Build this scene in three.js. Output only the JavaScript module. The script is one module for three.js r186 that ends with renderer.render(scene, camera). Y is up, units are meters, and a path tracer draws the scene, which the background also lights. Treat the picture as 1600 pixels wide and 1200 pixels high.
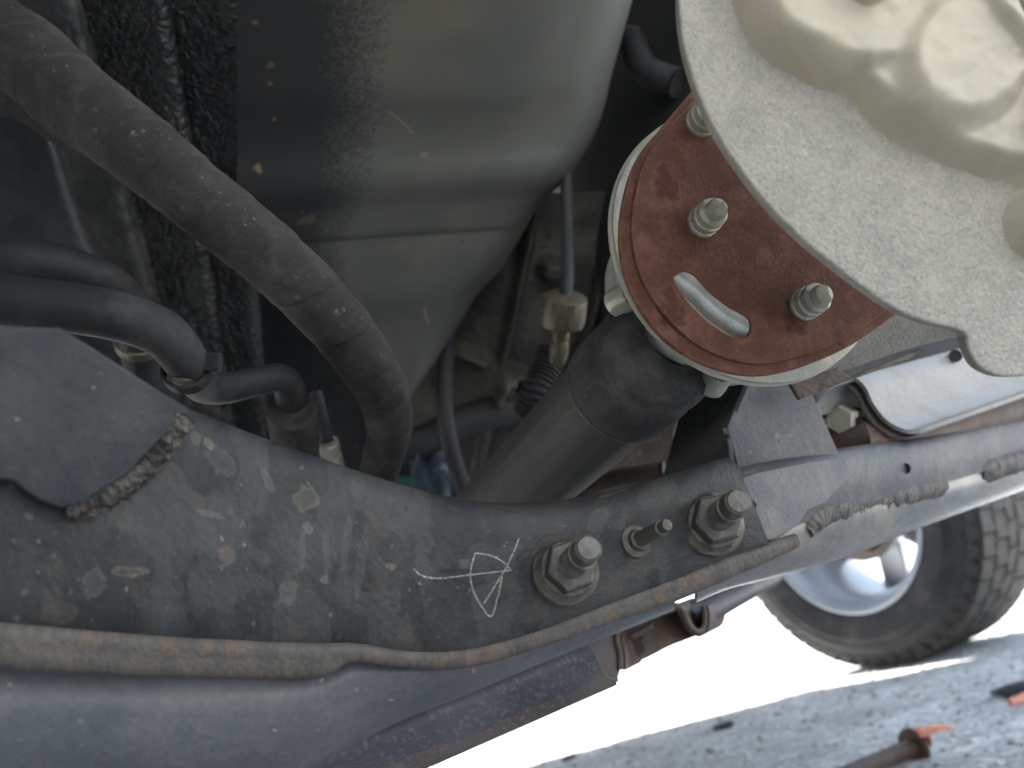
import * as THREE from 'three';
import { mergeGeometries, toCreasedNormals } from 'three/addons/utils/BufferGeometryUtils.js';
import { RoundedBoxGeometry } from 'three/addons/geometries/RoundedBoxGeometry.js';

// ---------------------------------------------------------------- camera, sky, sun, exposure
const V = (x, y, z) => new THREE.Vector3(x, y, z);
const scene = new THREE.Scene();
const EYE = V(0, 0.28, 0), PITCH = 19.5 * Math.PI / 180, ROLL = 15 * Math.PI / 180, FPX = 1203;
const R0 = V(1, 0, 0), U0 = V(0, Math.cos(PITCH), Math.sin(PITCH)), F0 = V(0, Math.sin(PITCH), -Math.cos(PITCH));
const RV = R0.clone().multiplyScalar(Math.cos(ROLL)).addScaledVector(U0, -Math.sin(ROLL));
const UV = R0.clone().multiplyScalar(Math.sin(ROLL)).addScaledVector(U0, Math.cos(ROLL));
const camera = new THREE.PerspectiveCamera(2 * Math.atan(600 / FPX) * 180 / Math.PI, 4 / 3, 0.02, 900);
camera.position.copy(EYE);
camera.quaternion.setFromRotationMatrix(new THREE.Matrix4().makeBasis(RV, UV, F0.clone().negate()));
camera.focus = 0.395; camera.userData.fStop = 7;
camera.updateMatrixWorld(true);

const renderer = new THREE.WebGLRenderer({ antialias: true });
renderer.toneMapping = THREE.LinearToneMapping;
renderer.toneMappingExposure = 5.6;
renderer.shadowMap.enabled = true;
renderer.setSize(1024, 768);

const SKY = 1.1, SUN = V(-0.38, 0.82, -0.62).normalize();
// clear daylight sky: blue overhead, whiter towards the horizon, brighter around the sun
{
  const W = 256, H = 128, d = new Float32Array(W * H * 4), v = new THREE.Vector3();
  for (let y = 0; y < H; y++) for (let x = 0; x < W; x++) {
    const el = ((y + 0.5) / H - 0.5) * Math.PI, az = ((x + 0.5) / W - 0.5) * 2 * Math.PI;
    v.set(Math.cos(el) * Math.cos(az), Math.sin(el), Math.cos(el) * Math.sin(az));
    const up = Math.max(0, v.y), hz = Math.pow(1 - up, 3), c = Math.max(0, v.dot(SUN)), glow = 0.35 * Math.pow(c, 6) + 0.5 * Math.pow(c, 60), o = (y * W + x) * 4;
    d[o] = SKY * (0.215 + 0.26 * hz + glow); d[o + 1] = SKY * (0.27 + 0.22 * hz + glow * 0.97); d[o + 2] = SKY * (0.355 + 0.16 * hz + glow * 0.9); d[o + 3] = 1;
  }
  const t = new THREE.DataTexture(d, W, H, THREE.RGBAFormat, THREE.FloatType); t.mapping = THREE.EquirectangularReflectionMapping; t.magFilter = t.minFilter = THREE.LinearFilter; t.wrapS = THREE.RepeatWrapping; t.needsUpdate = true;
  scene.background = t; scene.environment = t;
}
const sun = new THREE.DirectionalLight(new THREE.Color(1, 0.95, 0.87), 4.8);
sun.name = 'sun'; sun.position.copy(SUN).multiplyScalar(30); sun.castShadow = true;
sun.shadow.mapSize.set(4096, 4096);
Object.assign(sun.shadow.camera, { left: -8, right: 8, top: 8, bottom: -8, near: 1, far: 60 });
scene.add(sun, sun.target);

// ---------------------------------------------------------------- helpers
let seed = 7;
const rnd = () => { seed = (seed * 1664525 + 1013904223) >>> 0; return seed / 4294967296; };
const rr = (a, b) => a + (b - a) * rnd();
const clamp = (x, a = 0, b = 1) => Math.min(b, Math.max(a, x));
const sstep = (a, b, x) => { const t = clamp((x - a) / (b - a)); return t * t * (3 - 2 * t); };
const lerp = (a, b, t) => a + (b - a) * t;
function h2(x, y, s) { let n = Math.imul(x, 374761393) ^ Math.imul(y, 668265263) ^ Math.imul(s, 1274126177); n = Math.imul(n ^ (n >>> 13), 1103515245); n ^= n >>> 16; return (n >>> 0) / 4294967296; }
function vn(x, y, s = 0) {
  const xi = Math.floor(x), yi = Math.floor(y), a = x - xi, b = y - yi, u = a * a * (3 - 2 * a), v = b * b * (3 - 2 * b);
  return lerp(lerp(h2(xi, yi, s), h2(xi + 1, yi, s), u), lerp(h2(xi, yi + 1, s), h2(xi + 1, yi + 1, s), u), v);
}
function fbm(x, y, s = 0, o = 4) { let a = 0.5, t = 0, n = 0; for (let i = 0; i < o; i++) { t += a * vn(x, y, s + i * 17); n += a; a *= 0.5; x = x * 2.03 + 3.1; y = y * 2.03 + 7.7; } return t / n; }
// a point of the place, given by where a ray of the measured camera passes and how far along it lies
const P = (px, py, d) => EYE.clone().addScaledVector(F0, d).addScaledVector(RV, (px - 800) / FPX * d).addScaledVector(UV, -(py - 600) / FPX * d);
function onPlane(px, py, o, n) { const dir = P(px, py, 1).sub(EYE); return EYE.clone().addScaledVector(dir, o.clone().sub(EYE).dot(n) / dir.dot(n)); }
const used = {};
const numbered = n => { used[n] = (used[n] ?? -1) + 1; return used[n] ? `${n}_${String(used[n]).padStart(3, '0')}` : n; };
function thing(name, label, category, base = V(0, 0, 0), group) {
  const g = new THREE.Group(); g.name = numbered(name); g.position.copy(base); g.userData = { label, category }; if (group) g.userData.group = group;
  scene.add(g); g.updateMatrixWorld(true); return g;
}
// mesh built in world coordinates, moved into its parent's frame
function part(name, geo, mat, parent, label) {
  const m = new THREE.Mesh(geo, mat); m.name = parent ? name : numbered(name); m.castShadow = m.receiveShadow = true;
  if (parent) { parent.updateMatrixWorld(true); geo.applyMatrix4(parent.matrixWorld.clone().invert()); parent.add(m); } else scene.add(m);
  if (label) m.userData.label = label; return m;
}
function loft(rows, { n = 60, m = 0, thick = 0, unit = false, closed = false, disp = null } = {}) {
  // rows: list of polylines (same count each); smooth along both directions
  const sm = (pts, k) => new THREE.CatmullRomCurve3(pts, false, 'centripetal').getPoints(k);
  const fine = rows.map(r => sm(r, n - 1));
  m = m || rows.length * 6;
  const G = []; for (let j = 0; j < n; j++) G.push(sm(fine.map(r => r[j]), m - 1));      // G[j][i]: j along, i across
  const nor = (j, i) => { const a = G[Math.min(n - 1, j + 1)][i].clone().sub(G[Math.max(0, j - 1)][i]), b = G[j][Math.min(m - 1, i + 1)].clone().sub(G[j][Math.max(0, i - 1)]); return a.cross(b).normalize(); };
  const N = G.map((c, j) => c.map((_, i) => nor(j, i)));
  const us = [], vs = []; let tu = 0, tv = 0;
  const mi = m >> 1, mj = n >> 1;
  for (let j = 0; j < n; j++) { if (j) tu += G[j][mi].distanceTo(G[j - 1][mi]); us.push(tu); }
  for (let i = 0; i < m; i++) { if (i) tv += G[mj][i].distanceTo(G[mj][i - 1]); vs.push(tv); }
  if (disp) for (let j = 0; j < n; j++) for (let i = 0; i < m; i++) G[j][i].addScaledVector(N[j][i], disp(us[j], vs[i], j / (n - 1), i / (m - 1)));
  const vl = G.map(c => { let s = 0; return c.map((p, i) => i ? s += p.distanceTo(c[i - 1]) : 0); });
  const pos = [], uv = [], idx = [];
  const sheet = (off, flip) => {
    const b = pos.length / 3;
    for (let j = 0; j < n; j++) for (let i = 0; i < m; i++) { const p = G[j][i].clone().addScaledVector(N[j][i], off); pos.push(p.x, p.y, p.z); uv.push(unit ? us[j] / tu : us[j], unit ? vs[i] / tv : vl[j][i]); }
    for (let j = 0; j < n - 1; j++) for (let i = 0; i < m - 1; i++) { const a = b + j * m + i, c = a + m; flip ? idx.push(a, a + 1, c, a + 1, c + 1, c) : idx.push(a, c, a + 1, a + 1, c, c + 1); }
  };
  sheet(0, false);
  if (thick) {
    const k = n * m; sheet(-thick, true);
    const rim = []; for (let j = 0; j < n; j++) rim.push(j * m); for (let i = 1; i < m; i++) rim.push((n - 1) * m + i); for (let j = n - 2; j >= 0; j--) rim.push(j * m + m - 1); for (let i = m - 2; i >= 0; i--) rim.push(i);
    // own vertices for the rim keep its edges crisp
    const b = pos.length / 3; for (const r of rim) for (const q of [r, r + k]) { pos.push(pos[q * 3], pos[q * 3 + 1], pos[q * 3 + 2]); uv.push(uv[q * 2], uv[q * 2 + 1]); }
    for (let t = 0; t < rim.length - 1; t++) { const a = b + t * 2; idx.push(a, a + 2, a + 1, a + 1, a + 2, a + 3); }
  }
  const g = new THREE.BufferGeometry(); g.setAttribute('position', new THREE.Float32BufferAttribute(pos, 3)); g.setAttribute('uv', new THREE.Float32BufferAttribute(uv, 2)); g.setIndex(idx); g.computeVertexNormals();
  const proj = p => { const w = p.clone().sub(EYE), d = w.dot(F0); return [800 + w.dot(RV) / d * FPX, 600 - w.dot(UV) / d * FPX]; };
  let pr = null;
  g.userData.find = (px, py) => {
    pr = pr || G.map(c => c.map(proj)); let best = 1e9, bj = 0, bi = 0;
    for (let j = 1; j < n - 1; j++) for (let i = 1; i < m - 1; i++) { const e = (pr[j][i][0] - px) ** 2 + (pr[j][i][1] - py) ** 2; if (e < best) { best = e; bj = j; bi = i; } }
    const a = pr[bj][bi], ju = [(pr[bj + 1][bi][0] - pr[bj - 1][bi][0]) / 2, (pr[bj + 1][bi][1] - pr[bj - 1][bi][1]) / 2], jv = [(pr[bj][bi + 1][0] - pr[bj][bi - 1][0]) / 2, (pr[bj][bi + 1][1] - pr[bj][bi - 1][1]) / 2];
    const D = ju[0] * jv[1] - ju[1] * jv[0] || 1, ex = px - a[0], ey = py - a[1], fj = clamp((ex * jv[1] - ey * jv[0]) / D, -1, 1), fi = clamp((ju[0] * ey - ju[1] * ex) / D, -1, 1);
    const U = us[bj] + fj * (us[bj + 1] - us[bj - 1]) / 2, W = vs[bi] + fi * (vs[bi + 1] - vs[bi - 1]) / 2; return [U / tu, W / tv];
  };
  g.userData.size = [tu, tv];
  return g;
}
function sweep(pts, rad, { n = 80, k = 20, mod = null, cap = true, flat = 1 } = {}) {
  const c = new THREE.CatmullRomCurve3(pts, false, 'centripetal'), L = c.getLength(), fr = c.computeFrenetFrames(n, false);
  const R = t => { if (typeof rad === 'number') return rad; const x = t * (rad.length - 1), i = Math.min(rad.length - 2, Math.floor(x)); return lerp(rad[i], rad[i + 1], x - i); };
  const pos = [], uv = [], idx = []; let ravg = typeof rad === 'number' ? rad : rad.reduce((a, b) => a + b) / rad.length;
  // radius follows the control points: convert arc fraction to control-point fraction
  for (let j = 0; j <= n; j++) {
    const t = j / n, tt = c.getUtoTmapping(t), p = c.getPoint(tt), r0 = R(tt);
    for (let i = 0; i <= k; i++) { const a = i / k * Math.PI * 2, r = r0 + (mod ? mod(t * L, a, t) : 0); const q = p.clone().addScaledVector(fr.normals[j], Math.cos(a) * r).addScaledVector(fr.binormals[j], Math.sin(a) * r * flat); pos.push(q.x, q.y, q.z); uv.push(t * L, i / k * 2 * Math.PI * ravg); }
  }
  for (let j = 0; j < n; j++) for (let i = 0; i < k; i++) { const a = j * (k + 1) + i, b = a + k + 1; idx.push(a, b, a + 1, a + 1, b, b + 1); }
  if (cap) for (const e of [0, n]) { const b = pos.length / 3, p = c.getPoint(e ? 1 : 0); pos.push(p.x, p.y, p.z); uv.push(0, 0); for (let i = 0; i < k; i++) { const o = e * (k + 1) + i; e ? idx.push(b, o, o + 1) : idx.push(b, o + 1, o); } }
  const g = new THREE.BufferGeometry(); g.setAttribute('position', new THREE.Float32BufferAttribute(pos, 3)); g.setAttribute('uv', new THREE.Float32BufferAttribute(uv, 2)); g.setIndex(idx); g.computeVertexNormals(); return g;
}
const qTo = (dir) => new THREE.Quaternion().setFromUnitVectors(V(0, 1, 0), dir.clone().normalize());
function lathe(base, dir, prof, seg = 40, spin = 0, crease = true) {
  // double the profile points so that its corners stay crisp
  const pts = []; prof.forEach(([r, h], i) => { pts.push(new THREE.Vector2(Math.max(r, 1e-5), h)); });
  const g = new THREE.LatheGeometry(pts, seg); g.rotateY(spin);
  const p = g.attributes.uv, rm = Math.max(...prof.map(q => q[0])); let L = 0; for (let i = 1; i < prof.length; i++) L += Math.hypot(prof[i][0] - prof[i - 1][0], prof[i][1] - prof[i - 1][1]);
  for (let i = 0; i < p.count; i++) p.setXY(i, p.getX(i) * 2 * Math.PI * rm, p.getY(i) * L);
  g.applyQuaternion(qTo(dir)); g.translate(base.x, base.y, base.z); return crease ? toCreasedNormals(g, 0.6) : g;
}
function plate(px, o, nrm, thick, bevel = 0.0008, holes = []) {
  // outline in picture points on the plane through o; the front face lies on that plane
  const n = nrm.clone().normalize(), e = V(0, 1, 0).cross(n); if (e.lengthSq() < 1e-4) e.set(1, 0, 0); e.normalize(); const f = n.clone().cross(e);
  const loc = ([x, y]) => { const p = onPlane(x, y, o, n).sub(o); return new THREE.Vector2(p.dot(e), p.dot(f)); };
  const s = new THREE.Shape(px.map(loc)); for (const h of holes) s.holes.push(new THREE.Path(h.map(loc)));
  const g = new THREE.ExtrudeGeometry(s, { depth: thick - 2 * bevel, bevelEnabled: bevel > 0, bevelThickness: bevel, bevelSize: bevel, bevelOffset: -bevel, bevelSegments: 3, curveSegments: 12 });
  g.translate(0, 0, -thick + bevel); g.applyMatrix4(new THREE.Matrix4().makeBasis(e, f, n)); g.translate(o.x, o.y, o.z); return g;
}
function plane3(a, b, c) { const n = b.clone().sub(a).cross(c.clone().sub(a)).normalize(); if (n.dot(EYE.clone().sub(a)) < 0) n.negate(); return n; }
function smoothPx(pts, k = 6) { const c = new THREE.CatmullRomCurve3(pts.map(([x, y]) => V(x, y, 0)), false, 'centripetal'); return c.getPoints(pts.length * k).map(p => [p.x, p.y]); }
function hexNut(base, dir, r, h, spin = 0) {
  const s = new THREE.Shape(); for (let i = 0; i < 6; i++) { const a = i * Math.PI / 3; i ? s.lineTo(r * Math.cos(a), r * Math.sin(a)) : s.moveTo(r, 0); } s.closePath();
  const b = r * 0.09, g = new THREE.ExtrudeGeometry(s, { depth: h - 2 * b, bevelEnabled: true, bevelThickness: b, bevelSize: b, bevelOffset: -b, bevelSegments: 2 });
  g.translate(0, 0, b); g.rotateZ(spin); g.rotateX(-Math.PI / 2); g.applyQuaternion(qTo(dir)); g.translate(base.x, base.y, base.z); return g;
}
function threadProfile(r, h0, h1, pitch) { const p = []; for (let h = h0; h < h1; h += pitch) p.push([r, h], [r, h + pitch * 0.3], [r * 0.87, h + pitch * 0.55], [r * 0.87, h + pitch * 0.75]); return p; }

// textures ------------------------------------------------------------------
class Tx {
  constructor(w, h, fn) { this.w = w; this.h = h; this.d = new Float32Array(w * h * 3); for (let y = 0; y < h; y++) for (let x = 0; x < w; x++) { const c = fn((x + 0.5) / w, (y + 0.5) / h), o = (y * w + x) * 3; this.d[o] = c[0]; this.d[o + 1] = c[1]; this.d[o + 2] = c[2]; } }
  mix(x, y, c, a) { if (x < 0 || y < 0 || x >= this.w || y >= this.h) return; const o = (y * this.w + x) * 3; for (let k = 0; k < 3; k++) this.d[o + k] = lerp(this.d[o + k], c[k], a); }
  splat(u, v, ru, rv, c, a = 0.7, { rot = 0, rough = 0.5, ring = 0, s = 1 } = {}) {
    const cx = u * this.w, cy = v * this.h, rx = ru * this.w, ry = rv * this.h, R = Math.ceil(Math.max(rx, ry) * 1.6) + 1, cr = Math.cos(rot), sr = Math.sin(rot);
    for (let y = -R; y <= R; y++) for (let x = -R; x <= R; x++) {
      const ax = (x * cr + y * sr) / rx, ay = (-x * sr + y * cr) / ry, d = Math.hypot(ax, ay) + rough * (fbm(ax * 1.7 + s * 9.1, ay * 1.7 + s * 3.3, 5, 4) - 0.5) * 1.6;
      let m = 1 - sstep(0.82, 1, d); if (ring) m *= 1 - ring * (1 - sstep(0.45, 0.9, d)); if (m > 0) this.mix(Math.round(cx + x), Math.round(cy + y), c, m * a);
    }
  }
  line(pts, wpx, c, a = 0.7, gap = 0.3) {
    for (let i = 0; i < pts.length - 1; i++) { const [u0, v0] = pts[i], [u1, v1] = pts[i + 1], n = Math.ceil(Math.hypot((u1 - u0) * this.w, (v1 - v0) * this.h) * 1.5) + 1; for (let k = 0; k < n; k++) { const t = k / n, x = lerp(u0, u1, t) * this.w, y = lerp(v0, v1, t) * this.h, R = Math.ceil(wpx); for (let yy = -R; yy <= R; yy++) for (let xx = -R; xx <= R; xx++) { const d = Math.hypot(xx, yy) / wpx; if (d < 1) { const X = Math.round(x + xx), Y = Math.round(y + yy), g = h2(X, Y, 3); if (g > gap) this.mix(X, Y, c, a * (1 - d * d) * 0.7); } } } }
  }
  tex(srgb = true, rep = null) {
    const b = new Uint8Array(this.w * this.h * 4); for (let i = 0; i < this.w * this.h; i++) { for (let k = 0; k < 3; k++) b[i * 4 + k] = clamp(this.d[i * 3 + k]) * 255; b[i * 4 + 3] = 255; }
    const t = new THREE.DataTexture(b, this.w, this.h, THREE.RGBAFormat); t.magFilter = THREE.LinearFilter; t.minFilter = THREE.LinearMipmapLinearFilter; t.generateMipmaps = true; t.wrapS = t.wrapT = rep ? THREE.MirroredRepeatWrapping : THREE.ClampToEdgeWrapping; if (rep) t.wrapS = t.wrapT = THREE.RepeatWrapping, t.repeat.set(1 / rep[0], 1 / rep[1]); if (srgb) t.colorSpace = THREE.SRGBColorSpace; t.needsUpdate = true; return t;
  }
}
// periodic noise so that a repeated texture has no seam
function pvn(x, y, p, s) { const xi = Math.floor(x), yi = Math.floor(y), a = x - xi, b = y - yi, u = a * a * (3 - 2 * a), v = b * b * (3 - 2 * b), w = t => ((t % p) + p) % p; return lerp(lerp(h2(w(xi), w(yi), s), h2(w(xi + 1), w(yi), s), u), lerp(h2(w(xi), w(yi + 1), s), h2(w(xi + 1), w(yi + 1), s), u), v); }
function pf(u, v, f, s = 0, o = 4) { let a = 0.5, t = 0, n = 0; for (let i = 0; i < o; i++) { t += a * pvn(u * f, v * f, f, s + i * 31); n += a; a *= 0.55; f *= 2; } return t / n; }
const mixc = (a, b, t) => [lerp(a[0], b[0], t), lerp(a[1], b[1], t), lerp(a[2], b[2], t)];
const S = (...c) => c.map(x => x / 255);
function std(map, roughness, o = {}) { return new THREE.MeshStandardMaterial({ map, roughness, metalness: 0, side: THREE.DoubleSide, ...o }); }
const grainBump = (f, rep, o = 5, s = 3) => new Tx(512, 512, (u, v) => { const g = pf(u, v, f, s, o); return [g, g, g]; }).tex(false, rep);

// a dirty painted or cast metal that repeats every `rep` metres
function dirtTex(base, dust, amount, rep, s, { f = 6, specks = 0, speck = S(150, 130, 100), size = 512, contrast = 1, rust = null, rustAmt = 0 } = {}) {
  const t = new Tx(size, size, (u, v) => {
    const a = pf(u, v, f, s, 5), b = pf(u, v, f * 6, s + 9, 4), k = clamp((a - 0.5) * 2.6 * contrast + (b - 0.5) * 0.9 + amount);
    let c = mixc(base, dust, k); if (rust) { const q = sstep(0.62 - rustAmt, 0.72 - rustAmt, pf(u, v, f, s + 40, 5)); c = mixc(c, rust, q * 0.8); } const g = 0.92 + 0.16 * pf(u, v, 128, s + 3, 2); return [c[0] * g, c[1] * g, c[2] * g];
  });
  for (let i = 0; i < specks; i++) { const r = rr(0.0008, 0.004) * (rnd() < 0.1 ? 2.5 : 1); t.splat(rnd(), rnd(), r * rr(0.6, 1.6), r, speck, rr(0.25, 0.8), { rot: rr(0, 6), s: i }); }
  return t.tex(true, [rep, rep]);
}

// ---------------------------------------------------------------- materials
const M = {};
M.black = std(dirtTex(S(31, 33, 35), S(60, 60, 58), 0.3, 0.25, 1, { specks: 160, speck: S(120, 115, 100) }), 0.62, { bumpMap: grainBump(24, [0.12, 0.12]), bumpScale: 0.0006 });
M.steel = std(dirtTex(S(70, 72, 76), S(98, 95, 90), 0.35, 0.22, 2, { specks: 120, speck: S(160, 150, 130) }), 0.5, { bumpMap: grainBump(40, [0.1, 0.1]), bumpScale: 0.0003 });
M.under = std(dirtTex(S(31, 33, 34), S(58, 58, 55), 0.25, 0.3, 3, { specks: 120, speck: S(130, 120, 100) }), 0.42, { bumpMap: grainBump(28, [0.09, 0.09], 3, 8), bumpScale: 0.004 });
M.dark = std(null, 0.7, { color: new THREE.Color(0.028, 0.029, 0.03) });
M.cast = std(dirtTex(S(156, 149, 136), S(182, 174, 158), 0.5, 0.09, 5, { specks: 900, speck: S(142, 134, 120), f: 10, contrast: 0.45 }), 0.6, { bumpMap: grainBump(48, [0.05, 0.05], 4, 2), bumpScale: 0.0006, metalness: 0.15 });
M.castDirty = std(new Tx(512, 512, (u, v) => { const a = pf(u, v, 5, 6, 4), b = pf(u, v, 9, 16, 4); return mixc(mixc(S(186, 176, 156), S(202, 189, 162), clamp((a - 0.5) * 2.4 + 0.5)), S(192, 166, 126), sstep(0.56, 0.7, b) * 0.55); }).tex(true, [0.18, 0.18]), 0.55, { metalness: 0.1 });
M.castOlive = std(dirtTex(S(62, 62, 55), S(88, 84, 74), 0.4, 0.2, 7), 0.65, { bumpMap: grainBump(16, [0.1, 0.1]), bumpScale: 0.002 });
M.castBrown = std(dirtTex(S(92, 81, 70), S(124, 112, 98), 0.4, 0.2, 8), 0.65, { bumpMap: grainBump(16, [0.1, 0.1]), bumpScale: 0.002 });
M.rust = std(dirtTex(S(106, 65, 48), S(134, 91, 70), 0.35, 0.07, 9, { specks: 260, speck: S(158, 98, 70), f: 5, rust: S(92, 50, 36), rustAmt: -0.02 }), 0.8, { bumpMap: grainBump(40, [0.04, 0.04]), bumpScale: 0.0004 });
M.rustFlange = std(dirtTex(S(78, 72, 66), S(104, 96, 85), 0.45, 0.12, 10, { f: 12, specks: 30, speck: S(116, 88, 64), rust: S(108, 88, 70), rustAmt: -0.03, contrast: 0.5 }), 0.6, { bumpMap: grainBump(24, [0.05, 0.05]), bumpScale: 0.0006 });
M.zinc = std(dirtTex(S(196, 194, 182), S(220, 218, 206), 0.4, 0.05, 11), 0.28, { metalness: 0.4 });
M.zincDull = std(dirtTex(S(176, 173, 158), S(198, 190, 166), 0.4, 0.05, 12), 0.42, { metalness: 0.3 });
M.brass = std(dirtTex(S(88, 81, 66), S(108, 99, 81), 0.4, 0.05, 13), 0.5, { metalness: 0.4 });
M.rubber = std(dirtTex(S(34, 35, 36), S(62, 60, 57), 0.3, 0.15, 14, { specks: 60, speck: S(120, 112, 98) }), 0.68, { bumpMap: grainBump(20, [0.06, 0.06]), bumpScale: 0.0002 });
M.hose = std(dirtTex(S(53, 50, 47), S(84, 79, 73), 0.4, 0.14, 15, { specks: 420, speck: S(128, 114, 98), f: 5 }), 0.85, { bumpMap: grainBump(64, [0.05, 0.05]), bumpScale: 0.0005 });
M.shaft = std(dirtTex(S(56, 54, 52), S(78, 74, 70), 0.4, 0.16, 16, { f: 5, specks: 200, speck: S(120, 106, 92) }), 0.72, { bumpMap: grainBump(30, [0.08, 0.08]), bumpScale: 0.0003 });
M.boot = std(dirtTex(S(46, 45, 44), S(80, 76, 72), 0.35, 0.12, 44, { specks: 120, speck: S(116, 106, 94) }), 0.78, { bumpMap: grainBump(20, [0.06, 0.06]), bumpScale: 0.0003 });
M.shield = std(dirtTex(S(146, 145, 142), S(136, 128, 117), 0.15, 0.14, 17, { specks: 90, speck: S(150, 122, 90), contrast: 0.7 }), 0.45, { metalness: 0.25 });
M.brown = std(dirtTex(S(68, 55, 47), S(98, 81, 68), 0.4, 0.12, 18, { rust: S(98, 66, 46), rustAmt: 0.03, specks: 100 }), 0.6);
M.channel = std(dirtTex(S(92, 86, 92), S(128, 116, 108), 0.3, 0.2, 19, { specks: 200, speck: S(168, 156, 144), rust: S(122, 88, 70), rustAmt: 0 }), 0.5, { bumpMap: grainBump(30, [0.06, 0.06]), bumpScale: 0.0006 });
M.weld = std(dirtTex(S(88, 86, 82), S(124, 117, 107), 0.45, 0.04, 20, { rust: S(106, 88, 70), rustAmt: -0.03 }), 0.5, { bumpMap: grainBump(16, [0.01, 0.01]), bumpScale: 0.0009, metalness: 0.2 });
M.weldRust = std(dirtTex(S(62, 59, 56), S(106, 98, 88), 0.4, 0.03, 21, { rust: S(90, 76, 62), rustAmt: -0.02, contrast: 1.4 }), 0.55, { bumpMap: grainBump(16, [0.01, 0.01]), bumpScale: 0.001 });
M.bolt = std(dirtTex(S(78, 76, 70), S(118, 110, 94), 0.4, 0.05, 22), 0.48, { metalness: 0.3, bumpMap: grainBump(20, [0.02, 0.02]), bumpScale: 0.0002 });
M.boltTip = std(dirtTex(S(86, 84, 79), S(112, 107, 98), 0.4, 0.03, 23), 0.45, { metalness: 0.4 });

// ---------------------------------------------------------------- ground
{
  const N = 420, ax = i => { const t = i / N * 2 - 1; return 1.6 * t + 0.9 * Math.sinh(t * 6.2) * 0.6; };
  const pos = [], uv = [], idx = [];
  for (let j = 0; j <= N; j++) for (let i = 0; i <= N; i++) {
    const x = 0.7 + ax(i), z = -2.0 + ax(j), r = Math.hypot(x - 0.7, z + 2.0), k = 1 - sstep(2, 3.5, r);
    const y = k * ((fbm(x * 3, z * 3, 1, 3) - 0.5) * 0.014 + (fbm(x * 40, z * 40, 2, 3) - 0.5) * 0.006);
    pos.push(x, y, z); uv.push(x, z);
  }
  for (let j = 0; j < N; j++) for (let i = 0; i < N; i++) { const a = j * (N + 1) + i, b = a + N + 1; idx.push(a, b, a + 1, a + 1, b, b + 1); }
  const g = new THREE.BufferGeometry(); g.setAttribute('position', new THREE.Float32BufferAttribute(pos, 3)); g.setAttribute('uv', new THREE.Float32BufferAttribute(uv, 2)); g.setIndex(idx); g.computeVertexNormals();
  const t = new Tx(1024, 1024, (u, v) => { const a = pf(u, v, 6, 1, 5), b = pf(u, v, 90, 2, 3), c = pf(u, v, 24, 5, 3); const k = 0.73 + (a - 0.5) * 0.24 + (b - 0.5) * 0.42 + (c - 0.5) * 0.2; return [k * 0.98, k * 0.985, k * 0.98]; });
  for (let i = 0; i < 1500; i++) { const q = rr(0.0012, 0.0045), k = rnd() < 0.55 ? rr(0.7, 0.88) : rr(0.34, 0.48); t.splat(rnd(), rnd(), q * rr(0.7, 1.4), q, [k, k * 0.98, k * 0.94], 0.8, { rot: rr(0, 6), s: i, rough: 0.4 }); }
  const m = part('ground', g, std(t.tex(true, [0.7, 0.7]), 0.9, { bumpMap: grainBump(60, [0.35, 0.35], 4, 4), bumpScale: 0.003 }));
  m.userData = { kind: 'structure', label: 'rough grey stony tarmac under and beyond the vehicle', category: 'ground' };
}

// ---------------------------------------------------------------- vehicle body around the parts (mostly unseen; cut and placed to shape their light)
{
  const b = thing('vehicle_body', 'mostly unseen vehicle body shell shaped to shade the chassis parts below', 'vehicle', V(0, 0.45, -1.2));
  const paint = std(null, 0.35, { color: new THREE.Color(0.32, 0.33, 0.34) });
  const box = (x0, x1, y0, y1, z0, z1) => { const g = new RoundedBoxGeometry(x1 - x0, y1 - y0, z1 - z0, 2, 0.012); g.translate((x0 + x1) / 2, (y0 + y1) / 2, (z0 + z1) / 2); return g; };
  const side = (z, xa, xm, top, xe, y0 = 0.42) => { const s = new THREE.Shape(); s.moveTo(-2.6, y0); s.lineTo(xa, y0); const n = 12; for (let i = 1; i <= n; i++) { const a = Math.PI / 2 * i / n; s.lineTo(xm - (xm - xa) * Math.cos(a), 0.42 + top * Math.sin(a)); } s.lineTo(xe, 0.42 + top); s.lineTo(xe, 1.21); s.lineTo(-2.6, 1.21); s.closePath(); const g = new THREE.ExtrudeGeometry(s, { depth: 0.05, bevelEnabled: false }); g.translate(0, 0, z); return g; };
  part('side_panel', side(-2.84, 0.42, 0.95, 0.5, 1.25), paint, b);
  part('side_panel', side(0.2, -0.06, 0.3, 0.5, 0.4, 0.2), paint, b);  // near sill dropped low and close to darken the left side
  part('end_panel', box(-2.6, -2.55, 0.42, 1.15, -2.78, 0.19), paint, b);
  part('floor', box(-2.54, 0.35, 1.08, 1.14, -2.78, 0.19), M.black, b);
  part('bonnet', box(0.2, 0.72, 1.143, 1.19, -2.78, 0.19), paint, b);  // cut short so open sky reaches the ground by the wheel
  part('cabin', box(-2.5, 0.7, 1.193, 2.0, -2.6, 0.24), paint, b);  // made tall and wide to lengthen the shadow on the near side
}

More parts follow.
